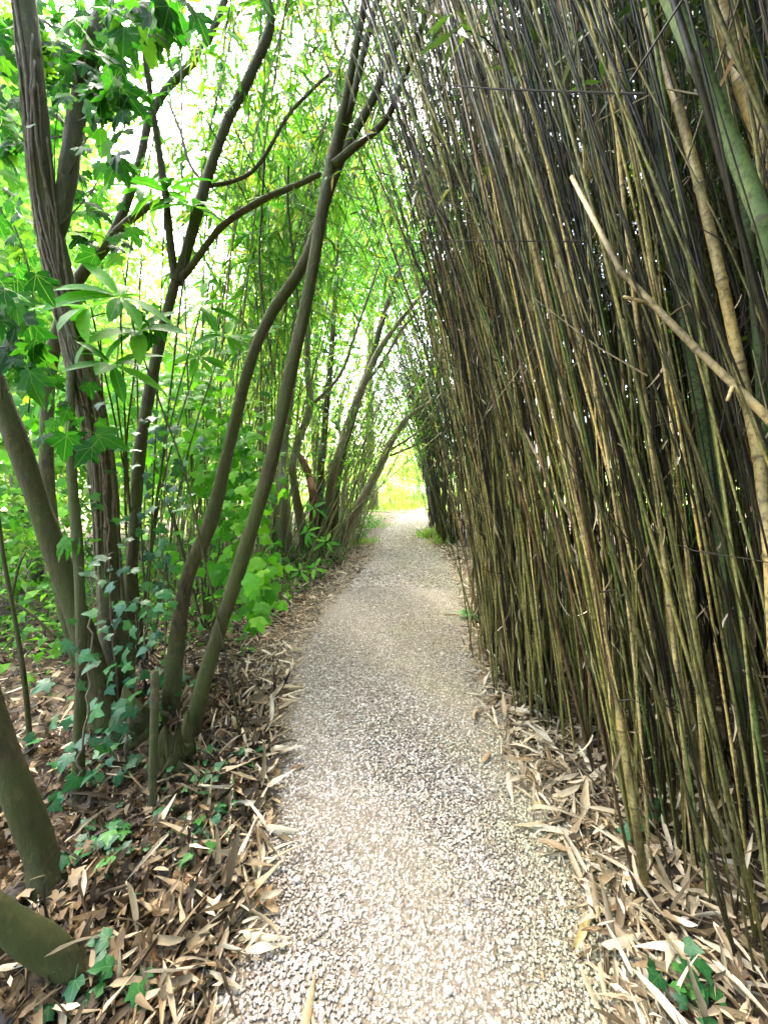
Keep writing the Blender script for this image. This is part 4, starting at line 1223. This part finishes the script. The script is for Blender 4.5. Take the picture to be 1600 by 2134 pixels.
# ------------------------------------------------------------------ fallen leaves
def litter(n, ys, off, mean, side, tmpls, size, mass, lift=.012, tilt=.25, along=0.0):
    y = rng.uniform(*ys, n)
    o = off + np.abs(rng.normal(0, mean, n))
    x = np.where(side < 0, xl(y) - o, xr(y) + o)
    z = hgt(x, y) + lift * rng.random(n) * 2.2 + .004
    d = rand_dirs(n); d[:, 2] *= tilt
    if along: d[:, 1] += along * np.sign(rng.normal(size=n))
    nn = unit(np.column_stack([rng.normal(0, tilt, n), rng.normal(0, tilt, n), np.ones(n)]))
    s = rng.uniform(*size, n)
    for k, t in enumerate(tmpls):
        m_ = np.arange(n) % len(tmpls) == k
        scatter(mass, t, np.column_stack([x, y, z])[m_], unit(d)[m_], nn[m_], s[m_], rng.uniform(.6, 1.2, m_.sum()))


straw, brown = MB(), MB()
T_BIT = [low_template(.25, .08, .2), low_template(.16, -.06, .3)]
litter(9000, (.35, 7), -.08, .5, -1, T_BIT, (.015, .05), straw, .02, .5)      # broken bits
litter(7000, (.35, 7), -.10, .35, 1, T_BIT, (.015, .05), straw, .02, .5)
n = 420                                                                          # bits blown onto the gravel
y = .5 + 8 * rng.random(n) ** 1.5; u = rng.beta(.5, .5, n); x = xl(y) + (xr(y) - xl(y)) * u
scatter(straw, T_LITTER[1], np.column_stack([x, y, np.full(n, .024)]), unit(rand_dirs(n) * np.array([1, 1, .15])), unit(rand_dirs(n) * .3 + np.array([0, 0, 1])), rng.uniform(.015, .07, n))
litter(3200, (.6, 9), -.06, .28, 1, T_LITTER, (.08, .19), straw)
litter(2200, (.3, 4.5), .1, .9, 1, T_LITTER, (.07, .18), straw)
litter(1900, (2.0, 8), -.07, .30, -1, T_LITTER, (.06, .15), straw)
litter(900, (.4, 2.6), -.05, .2, -1, T_LITTER, (.07, .2), straw, .03, .35)
litter(3600, (1.8, 6.5), .3, 1.5, -1, T_LITTER, (.06, .16), straw)
litter(3600, (.4, 2.6), .0, .5, -1, T_BROWN, (.025, .075), brown, .026, .7)
litter(1500, (.4, 2.6), .0, .5, -1, T_LITTER, (.06, .17), brown, .03, .5)
litter(600, (.4, 2.6), .0, .5, -1, T_LITTER, (.05, .14), straw, .025, .5)
litter(3600, (1.0, 7), .3, 1.5, -1, T_BROWN, (.04, .09), brown, .02, .5)
litter(500, (.5, 5), .0, .3, 1, T_BROWN, (.04, .08), brown, .015, .35)
tag(link('dry_bamboo_litter', straw.mesh('dry_bamboo_litter', M['litter_s'])), 'carpet of pale dry bamboo leaves along both edges of the path', 'leaf litter', kind='stuff')
tag(link('brown_leaf_litter', brown.mesh('brown_leaf_litter', M['brown_s'])), 'carpet of curled brown leaves under the trees', 'leaf litter', kind='stuff')

ME_L = [mesh_of(t, 'fallen_leaf', M['litter']) for t in T_LITTER]
ME_B = [mesh_of(t, 'fallen_leaf', M['brown_leaf']) for t in T_BROWN]


def fallen(px, pyy, ang, size, label, group=None, me=None, lift=.03, tip=0.0):
    g = G(px, pyy)
    g[2] = float(hgt(g[0], g[1])) + lift
    d = np.array([math.cos(ang), math.sin(ang), tip])
    o = link('fallen_leaf', (me or ME_L)[int(rng.integers(0, len(me or ME_L)))], matrix=leaf_matrix(g, d, np.array([rng.normal(0, .25), rng.normal(-.1, .25), 1]), size, (0, 0, 0)))
    o.color = next((c for w, c in (('white', (.62, .56, .43)), ('yellow', (.55, .40, .15)), ('tan', (.40, .29, .15)), ('brown', (.26, .17, .09)), ('greyish', (.40, .42, .30))) if w in label), (.62, .53, .36)) + (1,)
    tag(o, label, 'leaf', group)


# single leaves the photograph shows clearly: base pixel -> tip pixel
SINGLE = [((1225, 1920), (1185, 2035), 'yellow dry leaf lying alone on the gravel near the canes'),
          ((1215, 1780), (1240, 1930), 'pale forked dry leaf at the gravel edge above the lone leaf'),
          ((1070, 1565), (1102, 1655), 'broad pale dry leaf pointing down onto the gravel, first of the edge'),
          ((1100, 1600), (1135, 1640), 'short pale dry leaf beside the broad one at the edge'),
          ((1130, 1555), (1158, 1625), 'pale dry leaf standing between the two slim front canes'),
          ((1185, 1600), (1245, 1555), 'greyish green dry leaf under the front canes'),
          ((1110, 1690), (1165, 1668), 'curled yellow leaf lying crosswise at the gravel edge'),
          ((1250, 1720), (1310, 1785), 'yellow tan leaf in the litter in front of the canes'),
          ((1235, 1955), (1350, 1965), 'brown pointed leaf lying level at the gravel edge'),
          ((1360, 1690), (1465, 1740), 'large pale sheath caught low among the canes'),
          ((515, 1710), (480, 1775), 'pale dry leaf at the edge of the brown litter, above its twin'),
          ((525, 1740), (512, 1840), 'bent pale dry leaf hanging over the gravel on the tree side'),
          ((520, 1855), (485, 1980), 'long white leaf lying alone between gravel and brown litter'),
          ((470, 1760), (425, 1880), 'long tan sheath propped in the brown litter'),
          ((455, 1790), (430, 1990), 'longest narrow tan leaf in the brown litter'),
          ((575, 1520), (540, 1570), 'pale curled leaf on the gravel by the end of the black vine'),
          ((525, 1440), (500, 1510), 'white dry leaf standing at the foot of the black vine')]
for a, c, lab in SINGLE:
    ga, gc = G(*a), G(*c)
    d = gc - ga
    fallen(a[0], a[1], math.atan2(d[1], d[0]), float(np.linalg.norm(d)) * 1.02, lab, None, ME_L[:2], .028)
LT = [('pale', (.54, .45, .30)), ('straw coloured', (.44, .34, .19)), ('tan', (.31, .215, .11)), ('brownish', (.18, .115, .055))]


def leaf_zone(y, side):
    R_ = ((3.6, 'near the small fern'), (2.6, 'below the far bamboo nose'), (1.9, 'around the first broad pale leaves'), (1.35, 'under the front canes'), (1.0, 'above the lone yellow leaf'), (-9, 'around the bottom ivy shoot'))
    L_ = ((4.2, 'below the laurel seedling'), (2.9, 'under the draping shrub'), (2.1, 'beside the foot of the leaning trunk'), (1.5, 'between stump and gravel'), (1.1, 'around the long white leaf'), (-9, 'beside the bottom corner limb'))
    return next(t for lim, t in (R_ if side > 0 else L_) if y > lim)


def strewn(n, side, ypow, yspan, off, spread, size, meshes, what, group, tints):
    for k in range(n):
        y = .75 + yspan * rng.random() ** ypow
        x = float(xr(y)) + rng.normal(off, spread) if side > 0 else float(xl(y)) - rng.normal(off, spread)
        sz = rng.uniform(*size)
        o = link('fallen_leaf', meshes[int(rng.integers(0, len(meshes)))], matrix=leaf_matrix((x, y, float(hgt(x, y)) + rng.uniform(.015, .045)), unit(np.array([rng.normal(0, 1), rng.normal(0, 1), rng.normal(0, .25)])), unit(np.array([rng.normal(0, .35), rng.normal(-.1, .35), 1])), sz, (0, 0, 0)))
        nm, c = tints[int(rng.integers(0, len(tints)))]
        o.color = tuple(np.array(c) * rng.uniform(.85, 1.15)) + (1,)
        q = (sz - size[0]) / (size[1] - size[0])
        on = 'on the gravel' if (side > 0 and x < xr(y)) or (side < 0 and x > xl(y)) else 'in the litter'
        tag(o, '%s %s %s %s, %s' % ('small' if q < .33 else ('large' if q > .7 else 'middling'), nm, what, on, leaf_zone(y, side).replace('straw coloured', 'straw')), 'leaf', group)


strewn(150, 1, 1.4, 4.2, .1, .13, (.09, .22), ME_L, 'dry bamboo leaf', 'dry leaves along the bamboo side', LT[:1] + LT[:3])
strewn(85, -1, 1.3, 5.0, .12, .16, (.08, .2), ME_L, 'dry bamboo leaf', 'dry leaves along the tree side', LT)
strewn(50, -1, 1.0, 1.5, .25, .2, (.05, .09), ME_B, 'curled broad leaf', 'brown leaves below the near trunks', [('dark brown', (.12, .06, .03)), ('russet', (.24, .12, .05)), ('light brown', (.34, .22, .11))])

# ------------------------------------------------------------------ background trees and shrubs
def bg_tree(x, y, h, rx, ry, rz, n, leaf, mat, lab, name='tree', z0=None, tmpl=T_BROAD, wid=(.6, 1.1)):
    n, leaf = int(n * .78), leaf * 1.13
    b = np.array([x, y, 0.0])
    t = empty(name, b, lab, 'tree' if name == 'tree' else 'shrub', 'trees and shrubs beyond the path')
    zc = h - rz if z0 is None else z0
    q = smooth_path(np.array([(0, 0, -.1), (rng.normal(0, .15), rng.normal(0, .15), zc * .5), (rng.normal(0, .3), rng.normal(0, .3), zc), (rng.normal(0, .5), 0, h * .9)]), 14)
    mb = MB(); v, f = tube(q, np.linspace(.03 + h * .012, .015, 14), 8, True, .06, int(abs(x * 10)) + 1); mb.add(v, f)
    link('trunk', mb.mesh('trunk', M['bark_pale']), parent=t)
    nc = max(10, n // 90)
    cd = rand_dirs(nc); cr = rng.random(nc) ** (1 / 2.2)
    cc = cd * cr[:, None] * np.array([rx, ry, rz]) + np.array([0, 0, zc])
    k = rng.integers(0, nc, n)
    p = cc[k] + rng.normal(0, .17, (n, 3)) * np.array([rx, ry, rz]) * .9
    p[:, 2] = np.maximum(p[:, 2], .08)
    mb = MB()
    scatter(mb, tmpl, p, unit(rand_dirs(n) + np.array([0, 0, -.4])), unit(rand_dirs(n) * .8 + np.array([0, -.2, .8])), rng.uniform(leaf * .6, leaf * 1.2, n), rng.uniform(*wid, n))
    c = link('crown', mb.mesh('crown', M[mat], False), parent=t)
    for j in range(4):
        a = q[8 + j]; e = cc[int(rng.integers(0, nc))]
        v, f = tube(smooth_path(np.array([a, (a + e) / 2 + np.array([0, 0, .1]), e]), 7), np.linspace(.02, .006, 7), 5); m2 = MB(); m2.add(v, f)
        link('branch', m2.mesh('branch', M['bark_pale']), parent=t)


bg_tree(-3.0, 6.6, 4.4, 1.6, 1.3, 2.0, 7000, .13, 'far2', 'bright green bushy tree behind the forked trunk')
bg_tree(-5.0, 5.4, 5.0, 1.6, 1.5, 2.3, 9000, .14, 'far', 'green bushy tree behind the vine roped trunk')
bg_tree(-6.2, 6.6, 9.6, 1.8, 1.6, 3.4, 12000, .16, 'far', 'tall green tree high behind the vine roped trunk', z0=5.8)
bg_tree(-6.6, 9.0, 6.4, 2.2, 1.8, 3.0, 10000, .16, 'far2', 'yellow green tree far behind the outward trunk')
bg_tree(-2.6, 9.5, 5.9, 1.7, 1.5, 2.7, 6500, .14, 'far2', 'yellow green tree behind the paler laurel shrub')
bg_tree(-4.6, 9.0, 5.2, 1.8, 1.5, 2.5, 7500, .15, 'far2', 'golden green tree below the white sky gap')
bg_tree(-1.6, 14.2, 6.6, 1.5, 1.4, 3.0, 4500, .15, 'far2', 'green tree above the far arch on the tree side')
bg_tree(-2.0, 12.0, 11.0, 2.3, 1.8, 3.6, 11000, .18, 'far', 'tall green tree behind the hanging bamboo leaves', z0=7.6)
bg_tree(-4.8, 13.5, 8.0, 2.4, 2.0, 3.7, 9000, .18, 'far2', 'tall pale tree under the white sky gap')
bg_tree(-9.5, 11.5, 11.5, 2.8, 2.2, 5.2, 10000, .2, 'far', 'tallest tree at the far photo edge')
bg_tree(-7.6, 4.8, 7.5, 1.8, 1.8, 3.6, 9000, .16, 'far', 'green tree at the photo edge behind the sapling')
bg_tree(-4.6, 3.6, 2.3, 1.2, .9, 1.1, 5000, .11, 'far', 'low green bush behind the outward trunk', 'shrub')
bg_tree(1.2, 23.0, 3.4, 2.6, 1.4, 1.6, 6000, .16, 'far2', 'golden bush seen through the opening at the path end', 'shrub')
bg_tree(-3.0, 20.0, 5.0, 2.0, 1.4, 2.4, 7000, .16, 'far', 'green bush beside the opening at the path end', 'shrub')
bg_tree(5.0, 24.0, 6.5, 2.6, 1.6, 3.0, 7000, .18, 'far2', 'yellow green tree behind the bend of the path')
bg_tree(2.4, 27.0, 9.0, 3.0, 1.8, 4.2, 8000, .22, 'far', 'tall tree above the opening at the path end')
bg_tree(5.8, 2.6, 9.5, 1.5, 2.2, 4.7, 15000, .24, 'under', 'dark tree glimpsed behind the near bamboo stand')
bg_tree(5.4, 6.0, 9.5, 1.7, 1.9, 4.7, 15000, .24, 'under', 'dark tree behind the nose of the near bamboo stand')
bg_tree(5.4, -.2, 9.5, 1.5, 1.8, 4.7, 14000, .24, 'under', 'dark tree behind the thick green cane')
bg_tree(-2.8, -3.2, 6.5, 1.7, 1.4, 2.9, 6000, .18, 'under', 'unseen tree behind the viewer, added to block sky light from there')  # unseen tree, added to cut the sky light from behind the camera
bg_tree(-.4, 16.0, 15.0, 2.8, 2.0, 4.6, 12000, .26, 'far', 'very tall tree closing the view above the far arch', z0=10.5)
bg_tree(-4.0, 15.5, 15.5, 2.2, 2.0, 4.0, 9000, .26, 'far', 'very tall tree behind the fork of the leaning trunk', z0=11.5)
bg_tree(-8.6, 9.0, 13.0, 2.2, 2.0, 4.5, 11000, .22, 'far', 'tall tree in the upper corner behind the sycamore leaves', z0=8.5)
bg_tree(3.0, 11.5, 10.0, 2.2, 1.6, 4.2, 10000, .2, 'far', 'leafy tree rising behind the farther bamboo stand', z0=6.5)
bg_tree(.4, 18.6, 1.3, .9, .6, .6, 2500, .1, 'far2', 'low pale bush where the path leaves the trees', 'shrub')
bg_tree(-1.0, 16.6, 2.4, 1.0, .8, 1.1, 3500, .11, 'far', 'rounded green bush on the inside of the far bend', 'shrub')
n = 9000
y = 15.5 + 12 * rng.random(n) ** 1.6; x = rng.uniform(-6, 8, n)
keep = (x < xl(y) - .1) | (x > xr(y) + .1) | (y > 20)
x, y = x[keep], y[keep]; n = len(x)
mb = MB()
scatter(mb, low_template(.08), np.column_stack([x, y, np.maximum(0, y - 18) * .015 + .03]), unit(np.column_stack([rng.normal(0, .4, n), rng.normal(0, .4, n), np.ones(n)])), unit(rand_dirs(n) * .4 + np.array([0, -1, .2])), rng.uniform(.1, .4, n))
tag(link('grass', mb.mesh('grass', M['grass'], False)), 'rough pale grass beyond the end of the bamboo tunnel', 'grass', kind='stuff')
bg_tree(.2, -3.4, 7.2, 2.3, 1.5, 2.2, 8500, .2, 'under', 'unseen canopy tree behind the viewer, added to shade the near path')  # out of view, added so its crown darkens the near gravel
